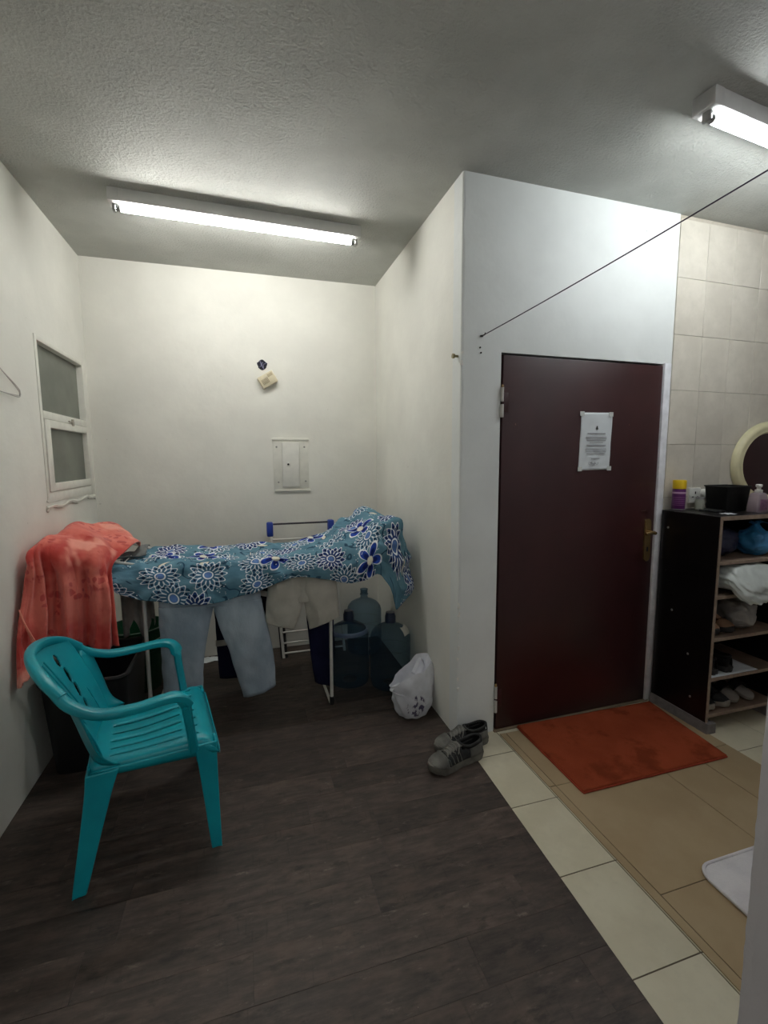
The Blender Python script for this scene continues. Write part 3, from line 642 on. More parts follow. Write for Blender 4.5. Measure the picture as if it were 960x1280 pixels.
# ------------------------------------------------------------------ patterned sheet
def m_sheet():
    n = NB('blue_floral_cotton'); uv = n.coord('UV'); 
    wob = n.V('ADD', uv, n.V('SCALE', n.noise(uv, 6, 2, out=1), scale=.02))
    base = n.mix(n.step(n.noise(uv, 7, 4), .3, .7), srgb(84, 124, 144), srgb(106, 146, 164)); col = base
    navy, white, blue, cream = srgb(22, 38, 74), srgb(236, 240, 244), srgb(38, 70, 160), srgb(226, 222, 206); dteal = srgb(26, 62, 88)
    def cell(v, scale, rnd, off):
        c = n.V('ADD', n.V('SCALE', v, scale=scale), off); vo = n.vor(c, 1.0, rnd, dim='2D')
        q = n.sep(n.V('SUBTRACT', c, vo.outputs['Position'])); r = n.M('SQRT', n.M('ADD', n.M('MULTIPLY', q[0], q[0]), n.M('MULTIPLY', q[1], q[1])))
        rnd_ = n.sep(vo.outputs['Color'])[0]; th = n.M('ADD', n.M('ARCTAN2', q[1], q[0]), n.M('MULTIPLY', rnd_, 6.28)); return q, r, th, rnd_
    def ring(r, r0, w_): return n.step(n.M('ABSOLUTE', n.M('SUBTRACT', r, r0)), w_, w_ * .45)
    def lt(r, e, s=.012): 
        d = n.M('SUBTRACT', r, e); return n.step(d, s, -s)
    cosn = lambda th, k: n.M('COSINE', n.M('MULTIPLY', th, float(k)))
    # dark curling leaf strokes
    ws = n.M('SINE', n.M('ADD', n.M('MULTIPLY', n.noise(uv, 5.0, 2), 42.0), 0.0)); st = n.M('MULTIPLY', n.step(ws, .82, .93), n.step(n.noise(uv, 8, 1), .44, .50)); col = n.mix(n.M('MULTIPLY', st, .85), col, dteal)
    # white leaf shapes
    q, r, th, rr = cell(wob, 5.2, .8, (3.1, 7.7, 0)); ax = n.M('MULTIPLY', r, n.M('COSINE', th)); ay = n.M('ABSOLUTE', n.M('MULTIPLY', r, n.M('SINE', th)))
    e = n.M('SUBTRACT', n.M('MULTIPLY', n.M('SUBTRACT', .05, n.M('MULTIPLY', ax, ax)), 1.6), ay); keep = n.step(rr, .55, .56)
    col = n.mix(n.M('MULTIPLY', n.step(e, -.022, -.012), keep), col, navy); col = n.mix(n.M('MULTIPLY', n.step(e, .0, .012), keep), col, cream)
    # large rosettes of small white petals
    q, r, th, rr = cell(wob, 4.1, .65, (.2, .35, 0)); c12 = cosn(th, 14); 
    edge = n.M('ADD', .375, n.M('MULTIPLY', c12, .045)); m_in = lt(r, edge)
    body = n.mix(n.step(rr, .45, .5), srgb(44, 70, 124), srgb(66, 108, 138)); 
    pet = n.mix(ring(n.M('SUBTRACT', r, n.M('MULTIPLY', c12, .045)), .355, .019), body, white)
    pet = n.mix(ring(n.M('ADD', r, n.M('MULTIPLY', c12, .035)), .265, .016), pet, white)
    dots = n.M('MULTIPLY', ring(r, .30, .03), n.step(c12, .35, .75)); pet = n.mix(dots, pet, srgb(18, 26, 56))
    sp = n.M('MULTIPLY', ring(r, .19, .055), n.step(n.M('ABSOLUTE', cosn(th, 7)), .80, .9)); pet = n.mix(sp, pet, white)
    pet = n.mix(ring(r, .10, .02), pet, white); pet = n.mix(lt(r, .075), pet, srgb(96, 130, 190))
    keep1 = n.step(rr, .10, .11); col = n.mix(n.M('MULTIPLY', m_in, keep1), col, pet)
    # five-petal royal blue flowers with a white edge
    q, r, th, rr = cell(wob, 3.1, .8, (5.9, 1.8, 0)); c5 = n.M('ABSOLUTE', cosn(th, 2.5)); e5 = n.M('MULTIPLY', n.M('POWER', c5, .6), .33)
    k5 = n.step(rr, .45, .46); d = n.M('SUBTRACT', e5, r)
    fl_ = n.mix(n.step(d, .035, .05), white, n.mix(n.step(d, .10, .16), blue, srgb(20, 34, 96))); fl_ = n.mix(lt(r, .07), fl_, cream)
    col = n.mix(n.M('MULTIPLY', n.step(d, .0, .012), k5), col, fl_)
    # sprinkled white specks
    vo = n.vor(uv, 46, 1, dim='2D'); col = n.mix(n.M('MULTIPLY', n.step(vo.outputs[0], .16, .10), n.step(n.noise(uv, 9, 1), .58, .62)), col, white)
    k = n.bump(n.noise(n.mapv(uv, (1, 1.6, 1)), 13, 4, .6), .55, .012); n.bump(n.noise(uv, 500, 1), .15, .0006, k)
    return n.fin(col, .9, spec=.15)
MSH = m_sheet()
sc = [
 [(-.675, 2.655, .925), (-.69, 2.67, .945), (-.695, 2.70, .965), (-.68, 2.80, .960), (-.66, 2.90, .958), (-.60, 3.02, .960), (-.585, 3.06, .93), (-.58, 3.08, .90)],
 [(-.640, 2.640, .825), (-.645, 2.645, .89), (-.635, 2.685, .955), (-.615, 2.80, .955), (-.60, 2.95, .948), (-.565, 3.14, .962), (-.555, 3.19, .93), (-.55, 3.21, .82)],
 [(-.455, 2.635, .766), (-.458, 2.640, .87), (-.455, 2.690, .950), (-.45, 2.80, .944), (-.44, 2.98, .935), (-.43, 3.185, .958), (-.43, 3.215, .93), (-.43, 3.225, .80)],
 [(-.218, 2.630, .732), (-.218, 2.640, .85), (-.215, 2.690, .947), (-.21, 2.80, .938), (-.21, 2.98, .930), (-.21, 3.185, .952), (-.21, 3.215, .92), (-.21, 3.225, .78)],
 [(-.050, 2.630, .758), (-.050, 2.640, .86), (-.050, 2.690, .947), (-.05, 2.80, .936), (-.05, 2.98, .930), (-.05, 3.185, .952), (-.05, 3.215, .92), (-.05, 3.225, .78)],
 [(.085, 2.630, .790), (.085, 2.640, .87), (.085, 2.690, .947), (.085, 2.80, .938), (.085, 2.98, .932), (.085, 3.185, .952), (.085, 3.215, .92), (.085, 3.225, .78)],
 [(.245, 2.632, .842), (.245, 2.642, .89), (.245, 2.690, .950), (.245, 2.80, .942), (.245, 2.98, .938), (.245, 3.185, .956), (.245, 3.215, .92), (.245, 3.225, .78)],
 [(.442, 2.632, .815), (.445, 2.640, .89), (.445, 2.700, .965), (.445, 2.80, .962), (.445, 2.98, .962), (.445, 3.185, .975), (.445, 3.215, .94), (.445, 3.225, .80)],
 [(.545, 2.630, .785), (.55, 2.640, .89), (.555, 2.705, .992), (.555, 2.80, 1.000), (.555, 2.98, 1.01), (.555, 3.175, 1.035), (.555, 3.205, .99), (.555, 3.215, .85)],
 [(.665, 2.632, .790), (.67, 2.645, .92), (.675, 2.715, 1.040), (.675, 2.80, 1.052), (.67, 2.98, 1.07), (.66, 3.165, 1.105), (.66, 3.195, 1.06), (.66, 3.205, .92)],
 [(.765, 2.640, .815), (.775, 2.655, .96), (.79, 2.725, 1.082), (.79, 2.80, 1.095), (.785, 2.98, 1.12), (.77, 3.155, 1.158), (.77, 3.185, 1.11), (.77, 3.195, .98)],
 [(.838, 2.645, .690), (.86, 2.660, .92), (.89, 2.725, 1.115), (.895, 2.80, 1.125), (.885, 2.98, 1.14), (.865, 3.150, 1.150), (.865, 3.175, 1.11), (.865, 3.185, .99)],
 [(.868, 2.650, .585), (.915, 2.665, .79), (.945, 2.730, 1.03), (.955, 2.80, 1.045), (.95, 2.98, 1.05), (.925, 3.145, 1.06), (.92, 3.165, 1.03), (.92, 3.175, .95)],
 [(.925, 2.665, .615), (.95, 2.680, .72), (.970, 2.740, .86), (.985, 2.80, .88), (.988, 2.96, .88), (.97, 3.12, .90), (.96, 3.14, .88), (.955, 3.15, .84)],
 [(.958, 2.690, .648), (.968, 2.700, .68), (.982, 2.750, .75), (.995, 2.80, .77), (1.0, 2.94, .78), (.985, 3.09, .80), (.975, 3.11, .79), (.97, 3.12, .77)]]
def sheet_disp(u, v, p):
    f = .014 * nz(p, 6) + .009 * nz(p, 15, 4) + .004 * nz(p, 34, 8)
    fold = math.sin(p[0] * 34 + 9 * nz(p, 3)) * .008 * (1 if v < .25 else .4) + (.011 * (1 - abs(noise.noise(Vector((p[0] * 7 + p[1] * 3, p[2] * 9, 7)))) * 3.2) if v < .5 else 0)
    diag = .012 * max(0, noise.noise(Vector((p[0] * 5 + p[1] * 7, p[1] * 2, 3)))) if v > .25 else 0
    left = .026 * abs(nz(p, 11, 2)) * max(0, 1 - u / .2) ** .5 if u < .2 else 0
    rt_ = max(0, min(1, (u - .45) / .15)) * (.011 * math.sin(26 * (p[0] * .75 - p[1] * .35 + p[2] * 1.1) + 3 * nz(p, 4)) if v > .08 else 0)
    return f + fold + diag + left + rt_
sh = cloth(sc, 230, 130, sheet_disp).build('patterned_sheet', MSH, None, (.1, 2.9, .93), mods=[SOL(.0025)]); tag(sh, 'blue floral patterned sheet draped over the drying rack', 'sheet')
# small label on the sheet, a part of it
o = MB().box(-.036, .036, -.012, .012, -.0008, .0008).build('fabric_label', MWP, sh, smooth=False); o.location = (.60, -.205, .055); o.rotation_euler = (math.radians(60), math.radians(-16), 0)
# ------------------------------------------------------------------ coral towel over the left wing
def m_towel():
    n = NB('coral_towel'); co = n.coord(); a = n.noise(co, 3.0, 4, .6); fl_ = n.vor(n.V('ADD', co, n.V('SCALE', n.noise(co, 14, 2, out=1), scale=.07)), 24, 1)
    col = n.mix(n.step(a, .40, .58), srgb(196, 72, 66), srgb(226, 124, 110)); msk = n.M('MULTIPLY', n.step(fl_.outputs[0], .50, .40), n.step(n.noise(co, 6, 1), .50, .56))
    col = n.mix(n.M('MULTIPLY', msk, .65), col, srgb(182, 46, 52)); lightb = n.step(n.noise(n.mapv(co, (1, 1, .6), (2, 0, 0)), 4.2, 3), .6, .66); col = n.mix(n.M('MULTIPLY', lightb, .75), col, srgb(244, 170, 152))
    k = n.bump(n.noise(n.mapv(co, (1, 1, .5)), 11, 4, .6), .5, .014); n.bump(n.noise(co, 260, 3), .6, .003, k); return n.fin(col, .95, spec=.1, **{'Sheen Weight': .25})
MTO = m_towel()
tc = [
 [(-.60, 2.98, 1.005), (-.60, 2.85, 1.04), (-.645, 2.66, 1.005), (-.650, 2.60, .90), (-.645, 2.575, .74), (-.64, 2.56, .575)],
 [(-.69, 3.12, 1.06), (-.69, 2.92, 1.10), (-.715, 2.59, 1.040), (-.712, 2.55, .91), (-.70, 2.545, .75), (-.70, 2.54, .575)],
 [(-.79, 3.18, 1.10), (-.79, 2.96, 1.145), (-.800, 2.555, 1.08), (-.795, 2.525, .93), (-.787, 2.52, .77), (-.785, 2.515, .60)],
 [(-.87, 3.18, 1.12), (-.875, 2.92, 1.165), (-.89, 2.525, 1.115), (-.875, 2.505, .95), (-.865, 2.50, .79), (-.86, 2.495, .60)],
 [(-.935, 3.12, 1.10), (-.935, 2.85, 1.14), (-.938, 2.505, 1.12), (-.93, 2.46, .95), (-.925, 2.435, .78), (-.915, 2.42, .57)],
 [(-.972, 3.05, 1.02), (-.970, 2.78, 1.05), (-.968, 2.49, 1.03), (-.970, 2.40, .90), (-.972, 2.33, .74), (-.968, 2.285, .54)],
 [(-.985, 3.0, .86), (-.985, 2.80, .86), (-.985, 2.58, .85), (-.984, 2.47, .76), (-.984, 2.40, .65), (-.982, 2.35, .52)]]
def towel_disp(u, v, p):
    d = .012 * nz(p, 7, 2) + .006 * nz(p, 18, 5)
    if v > .33:
        k = min(1, (v - .33) / .3); s_ = math.sin(u * 24 + 3.2 * math.sin(v * 2.4) + 1.2); d += k * (.034 * math.copysign(abs(s_) ** .6, s_) + .014 * math.sin(u * 57 - v * 6)) + .010 * k * noise.noise(Vector((p[0] * 30, 2, p[2] * 10)))
        d -= k * .03 * math.exp(-((u - .60 - .12 * v) / .05) ** 2)
    else: d += .016 * math.sin(p[0] * 22 + p[1] * 14) + .012 * abs(nz(p, 12, 9))
    return d if p[0] + d > -.99 and p[0] > -.96 else min(d, 0) * .3
to = cloth(tc, 120, 100, towel_disp).build('towel', MTO, None, (-.8, 2.6, .9), mods=[SOL(.007)]); tag(to, 'coral red towel draped over the left end of the drying rack', 'towel')
b = MB()
for k in range(3): b.tube(crp([(-.975, 2.372 + .012 * k, .86 - .022 * k), (-.955, 2.36 + .01 * k, .80 - .022 * k), (-.93, 2.385, .70 - .02 * k), (-.91, 2.405, .62 - .02 * k)], 14), .0035, 6)
o = b.build('hem_stripe', simple('pale_pink_piping', (236, 150, 130), .9), to, to.location); o['kind'] = 'stuff'; o.location = (0, 0, 0)
# ------------------------------------------------------------------ garments hanging on the rack
def m_denim():
    n = NB('light_blue_denim'); co = n.coord(); a = n.noise(n.mapv(co, (1, 1, .5)), 7, 4)
    col = n.mix(n.step(a, .32, .7), srgb(150, 164, 178), srgb(182, 194, 204)); tw = n.M('SINE', n.M('MULTIPLY', n.M('ADD', n.sep(co)[0], n.sep(co)[2]), 1400)); col = n.mix(n.M('MULTIPLY', n.step(tw, .2, .9), .12), col, srgb(100, 120, 142))
    k = n.bump(n.noise(n.mapv(co, (1, 1, .6)), 16, 4, .6), .5, .012); n.bump(n.noise(co, 220, 3), .4, .0012, k); return n.fin(col, .92, spec=.1)
def sleeve(ctrl, n=40, seg=28, amp=.006, seed=0, open_end=True):
    """flattened garment tube: ctrl rows of (cx, cy, z, halfwidth, halfdepth, hem tilt)"""
    C = cr(ctrl, n); R = []
    for i, (cx, cy, z, hw, hd, tl) in enumerate(C):
        rr = []
        for k in range(seg):
            a = 2 * PI * k / seg; ca, sa = math.cos(a), math.sin(a); p = Vector((cx + hw * math.copysign(abs(ca) ** .8, ca), cy + hd * sa, z + tl * ca))
            f = amp * (noise.noise(Vector((p.x * 13 + seed, p.y * 8, p.z * 5))) + .8 * noise.noise(Vector((p.x * 22, seed, p.z * 14 + p.x * 10)))); p.y += f * (1.6 if sa < 0 else 1); p.x += f * .5; rr.append(p)
        R.append(rr)
    return MB().rings(R, caps=False)
MDE = m_denim()
je = thing('jeans', 'light blue jeans hanging by the waist from the front rail of the rack', 'trousers', (-.2, 2.71, .5))
def jp(c, name, mat, par, amp=.006, seed=0): 
    o = sleeve(c, amp=amp, seed=seed).build(name, mat, par, par.location, mods=[SOL(.003)]); o.location = (0, 0, 0); return o
jp([(-.205, 2.715, .925, .262, .012, 0), (-.205, 2.70, .86, .265, .03, 0), (-.204, 2.695, .78, .266, .036, 0), (-.2035, 2.695, .705, .2665, .034, 0)], 'hip', MDE, je, .005, 3)
jp([(-.330, 2.695, .72, .140, .035, 0), (-.345, 2.69, .62, .130, .036, 0), (-.358, 2.69, .48, .114, .036, 0), (-.368, 2.69, .34, .104, .034, 0), (-.374, 2.69, .13, .098, .03, 0)], 'trouser_leg', MDE, je, .009, 1)
jp([(-.070, 2.695, .72, .136, .035, 0), (-.050, 2.69, .64, .132, .036, 0), (-.015, 2.69, .50, .122, .038, .005), (.012, 2.69, .36, .112, .036, .012), (.038, 2.69, .165, .094, .032, .026)], 'trouser_leg', MDE, je, .009, 2)
MKH = m_fabric('grey_khaki_cotton', (176, 172, 162), (194, 190, 180), 6, 260)
so_ = thing('shorts', 'grey khaki shorts hanging from the rack to the right of the jeans', 'shorts', (.3, 2.705, .7))
jp([(.305, 2.715, .93, .180, .012, 0), (.305, 2.70, .85, .180, .026, 0), (.305, 2.695, .76, .178, .028, 0), (.305, 2.695, .68, .172, .026, 0)], 'hip', MKH, so_, .006, 5)
jp([(.218, 2.700, .90, .100, .028, 0), (.210, 2.692, .80, .102, .037, 0), (.200, 2.687, .70, .103, .040, 0), (.188, 2.683, .62, .098, .040, -.006), (.168, 2.68, .552, .080, .038, -.028)], 'short_leg', MKH, so_, .010, 6)
jp([(.396, 2.700, .90, .096, .028, 0), (.402, 2.692, .80, .099, .037, 0), (.408, 2.687, .70, .100, .040, 0), (.416, 2.683, .62, .097, .040, .010), (.428, 2.68, .548, .090, .038, .036)], 'short_leg', MKH, so_, .010, 7)
MBG = m_fabric('black_jersey', (16, 16, 22), (26, 26, 34), 6, 260); MNV = m_fabric('navy_cotton', (20, 22, 48), (30, 32, 62), 6, 260)
bk = thing('black_garment', 'black garment with a pale band hanging between the jeans and the shorts', 'garment', (.09, 2.755, .7))
jp([(.11, 2.765, .93, .07, .010, 0), (.105, 2.76, .80, .066, .014, 0), (.088, 2.755, .70, .058, .014, 0), (.068, 2.75, .575, .048, .014, -.012)], 'body', MBG, bk, .006, 9)
jp([(.103, 2.7545, .745, .068, .0185, -.024), (.098, 2.7535, .715, .066, .0185, -.024)], 'band', MKH, bk, .004, 9)
nv = thing('navy_trousers', 'dark navy trousers hanging behind the shorts near the right leg of the rack', 'trousers', (.43, 2.815, .5))
jp([(.41, 2.82, .92, .09, .010, 0), (.415, 2.815, .70, .088, .024, 0), (.425, 2.812, .46, .080, .026, 0), (.430, 2.812, .25, .068, .025, 0), (.434, 2.812, .09, .055, .022, -.02)], 'trouser_leg', MNV, nv, .006, 11)
nb = thing('navy_shirt', 'dark navy garment with a grey band hanging behind the right leg of the jeans', 'garment', (-.09, 3.1, .5))
jp([(-.10, 3.10, .92, .12, .012, 0), (-.105, 3.10, .65, .115, .02, 0), (-.105, 3.10, .40, .11, .024, 0), (-.10, 3.10, .085, .105, .022, 0)], 'body', MNV, nb, .006, 12)
jp([(-.105, 3.10, .355, .113, .028, .01), (-.105, 3.10, .318, .113, .028, .01)], 'band', MKH, nb, .006, 12)
gc = cloth([[(-.72 + .03 * k + .008 * math.sin(k * 3), 2.97 + .022 * math.sin(k * 2.2) + .004 * j, .93 - j * (.085 + .016 * math.sin(k * 1.9 + 1))) for j in range(6)] for k in range(7)], 60, 40, lambda u, v, p: .012 * math.sin(u * 26) * v).build('grey_cloth', m_fabric('grey_white_cloth', (150, 144, 140), (178, 172, 166), 12, 200), None, (-.63, 2.97, .7), mods=[SOL(.003)]); tag(gc, 'grey cloth hanging in narrow folds between the coral towel and the jeans', 'cloth')
ck = cloth([[(-.71 + .03 * k, 2.70 + .04 * k + .05 * j - .01 * math.sin(k), .985 + .012 * math.sin(j * 2 + k) - .001 * k + .012 * j * (k > 3)) for j in range(4)] for k in range(6)], 40, 24, lambda u, v, p: .008 * nz(p, 25)).build('charcoal_cloth', m_fabric('charcoal_grey_cloth', (96, 100, 102), (132, 134, 132), 9, 200), None, (-.62, 2.82, .98), mods=[SOL(.004)]); tag(ck, 'small crumpled grey cloth on the left end of the patterned sheet', 'cloth')
# ------------------------------------------------------------------ bin, bucket
MBB = simple('black_bin_plastic', (7, 7, 8), .6, var=.2); MGB = simple('green_bucket_plastic', (24, 74, 48), .4)
bn = thing('storage_bin', 'large black plastic bin standing by the left wall under the coral towel', 'bin', (-.775, 2.68, 0))
sec = lambda s, z: [(x * s, y * s, z) for x, y in rrect(-.185, .185, -.26, .26, .05, 5)]
MB().rings([sec(.86, 0), sec(.87, .01), sec(1, .47), sec(1, .475), sec(.97, .475), sec(.84, .02)], caps=True).build('body', MBB, bn)
MB().tube(sec(1.01, .47), .012, 8, closed=True).build('rim', MBB, bn)
for s in (1, -1): MB().tube(crp([(-.06, s * .262, .40), (-.05, s * .295, .41), (.05, s * .295, .41), (.06, s * .262, .40)], 14), .010, 8).build('handle', MBB, bn)
gb = thing('green_bucket', 'dark green plastic bucket standing behind the left leg of the rack', 'bucket', (-.72, 3.33, 0))
MB().lathe([(.125, 0), (.13, .008), (.172, .40), (.186, .405), (.186, .425), (.170, .428), (.166, .40), (.126, .02)], 40).build('body', MGB, gb); MB().lathe([(.150, .262), (.163, .262), (.165, .275), (.154, .275)], 40, caps=False).build('hoop', MGB, gb)
MB().tube(crp([(-.188, 0, .40), (-.16, -.09, .36), (0, -.185, .335), (.16, -.09, .36), (.188, 0, .40)], 30), .004, 8).build('bail_handle', MWI, gb)
b = MB(); random.seed(12)
rr = [[(.10 * s * math.cos(a) * (1 + .15 * math.sin(3 * a + s)), .045 * s * math.sin(a), .002 + .022 * (1 - s) + .006 * math.sin(4 * a)) for a in np.linspace(0, 2 * PI, 25)[:-1]] for s in (1, .8, .5, .15)]
o = b.rings(rr).build('crumpled_paper', MPP, None); o.location = (-.31, 3.62, 0); tag(o, 'small white crumpled paper on the floor at the back wall', 'paper')
# ------------------------------------------------------------------ water bottles
def m_pet():
    m = bpy.data.materials.new('blue_bottle_plastic'); m.use_nodes = True; t = m.node_tree; t.nodes.clear(); N = t.nodes.new; L = t.links.new
    tr = N('ShaderNodeBsdfTransparent'); tr.inputs[0].default_value = (.64, .75, .82, 1); df = N('ShaderNodeBsdfPrincipled'); df.inputs['Base Color'].default_value = srgb(66, 86, 104); df.inputs['Roughness'].default_value = .12
    lw = N('ShaderNodeLayerWeight'); lw.inputs[0].default_value = .35; r = N('ShaderNodeMapRange'); L(lw.outputs['Facing'], r.inputs[0]); r.inputs[3].default_value = .10; r.inputs[4].default_value = .62
    mx = N('ShaderNodeMixShader'); L(r.outputs[0], mx.inputs[0]); L(tr.outputs[0], mx.inputs[1]); L(df.outputs[0], mx.inputs[2]); L(mx.outputs[0], N('ShaderNodeOutputMaterial').inputs[0]); return m
MPE = m_pet(); MCP = simple('dark_blue_neck', (34, 48, 74), .35); MLA = simple('white_torn_label', (206, 204, 196), .6, bump=.3)
prof = [(.05, .012), (.11, .0), (.128, .006), (.134, .03)]
for zz in (.075, .165, .255): prof += [(.135, zz - .02), (.135, zz - .008), (.129, zz - .002), (.129, zz + .004), (.135, zz + .010)]
prof += [(.135, .315), (.134, .335), (.126, .362), (.105, .388), (.07, .408), (.038, .420), (.029, .430)]
def bottle(label, x, y, rz):
    t = thing('water_bottle', label, 'water bottle', (x, y, 0), rz, 'water cooler bottles in the alcove corner')
    MB().lathe(prof, 48, caps=False).build('body', MPE, t)
    return t
def neck(t, cap):
    if cap: MB().lathe([(.029, .428), (.036, .43), (.036, .470), (.030, .490), (.030, .497), (.001, .497)], 24, caps=False).build('bottle_cap', MCP, t)
    else: MB().lathe([(.029, .428), (.028, .448), (.033, .452), (.033, .458), (.028, .462), (.028, .488), (.031, .49), (.031, .496), (.025, .496), (.024, .45)], 24, caps=False).build('neck', MPE, t)
t = bottle('blue water cooler bottle nearest the right leg of the drying rack', .640, 2.985, .3); neck(t, True)
MB().lathe([(.118, .376), (.126, .366), (.131, .352), (.126, .366)], 40, caps=False).build('shoulder_ring', simple('pale_blue_ring', (120, 140, 170), .3), t)
t = bottle('blue water cooler bottle at the back of the corner with an open neck', .868, 3.46, 1.1); neck(t, False)
t = bottle('blue water cooler bottle by the side wall with a torn white label', .897, 2.865, .5); neck(t, True)
lb = []
for k in range(9):
    a = math.radians(-60 + k * 8); lb.append([(.127 * math.cos(a - .5), .127 * math.sin(a - .5), .36 + .004 * math.sin(k)), (.112 * math.cos(a - .5), .112 * math.sin(a - .5), .386), (.085 * math.cos(a - .5), .085 * math.sin(a - .5), .405 + .004 * math.cos(k))])
cloth(lb, 18, 8).build('torn_label', MLA, t, mods=[SOL(.001, 1)])
# ------------------------------------------------------------------ carrier bag
def m_bag(name, rgb, motif=False):
    n = NB(name); co = n.coord(); a = n.noise(co, 12, 5, .6); c = srgb(*rgb)
    col = n.mix(n.step(a, .3, .7), tuple(x * .84 for x in c[:3]) + (1,), c)
    if motif:
        q = n.sep(co); d = n.V('LENGTH', n.V('MULTIPLY', n.V('SUBTRACT', co, (-.035, -.10, .085)), (1.0, .25, .85))); br = n.step(n.noise(n.mapv(co, (1, .4, .7)), 38, 3, .6), .5, .56)
        col = n.mix(n.M('MULTIPLY', n.step(d, .062, .05), br), col, srgb(84, 76, 104))
    w_ = n.node('ShaderNodeTexNoise'); w_.noise_type = 'RIDGED_MULTIFRACTAL'; n.put(w_.inputs['Vector'], co); w_.inputs['Scale'].default_value = 14; w_.inputs['Detail'].default_value = 3
    n.bump(w_.outputs[0], .35, .008)
    return n.fin(col, .38, spec=.5, **{'Subsurface Weight': .0})
MBAG = m_bag('white_carrier_bag', (222, 224, 232), True)
bgo = thing('carrier_bag', 'white plastic carrier bag with a dark violet print slumped by the side wall', 'plastic bag', (.918, 2.475, 0), math.radians(14))
def bag_pt(a, t):
    # t 0 bottom .. 1 top opening; a around. ears at the left and at the top right
    k = t
    rx = .128 * (.70 + 1.15 * k - .95 * k * k); ry = .098 * (.72 + 1.1 * k - 1.25 * k * k)
    z = .265 * k ** 1.05
    rx *= 1 + .06 * math.sin(7 * a + 5 * k) * (1 - .2 * k) + .05 * noise.noise(Vector((math.cos(a) * 2.2, math.sin(a) * 2.2, k * 4))); ry *= 1 + .09 * math.sin(6 * a + 2) * k
    x = rx * math.cos(a); y = ry * math.sin(a)
    if k > .62:
        e = (k - .62) / .38; le = math.exp(-((math.cos(a) + 1) / .35) ** 2); re = math.exp(-((math.cos(a - .5) - 1) / .55) ** 2)
        x -= .055 * e * le; z += -.045 * e * le + .07 * e * re; x += .03 * e * re * (1 - e); y -= .02 * e * le
    cr_ = noise.noise(Vector((x * 24, y * 24, z * 24))); x += .006 * cr_ * math.cos(a); y += .006 * cr_ * math.sin(a); z += .005 * noise.noise(Vector((x * 30, y * 30, z * 30 + 9)))
    return (x, y, max(z, .001))
R = [[bag_pt(2 * PI * k / 90, t) for k in range(90)] for t in np.linspace(0, 1, 60)]
inner = [[(p[0] * s, p[1] * s, p[2] - dz) for p in R[-1]] for s, dz in ((.93, .02), (.8, .06), (.5, .10))]
MB().rings([[(p[0] * .3, p[1] * .3, .001) for p in R[0]]] + R + inner).build('bag_body', MBAG, bgo, ang=70)
b = cloth([[(-.10, -.02, .205), (-.145, -.035, .208), (-.168, -.035, .195), (-.15, -.045, .175), (-.10, -.06, .15)], [(-.10, .0, .21), (-.15, -.015, .215), (-.178, -.02, .20), (-.155, -.03, .18), (-.10, -.05, .155)]], 8, 24, lambda u, v, p: .003 * nz(p, 40)); b.build('bag_handle', MBAG, bgo, mods=[SOL(.0015)])
b = cloth([[(.0, -.01, .24), (.03, -.02, .30), (.05, -.01, .325), (.075, .0, .30), (.10, .01, .22)], [(.0, .02, .24), (.03, .015, .30), (.055, .02, .318), (.08, .02, .295), (.105, .03, .22)]], 8, 24, lambda u, v, p: .003 * nz(p, 40)); b.build('bag_handle', MBAG, bgo, mods=[SOL(.0015)])
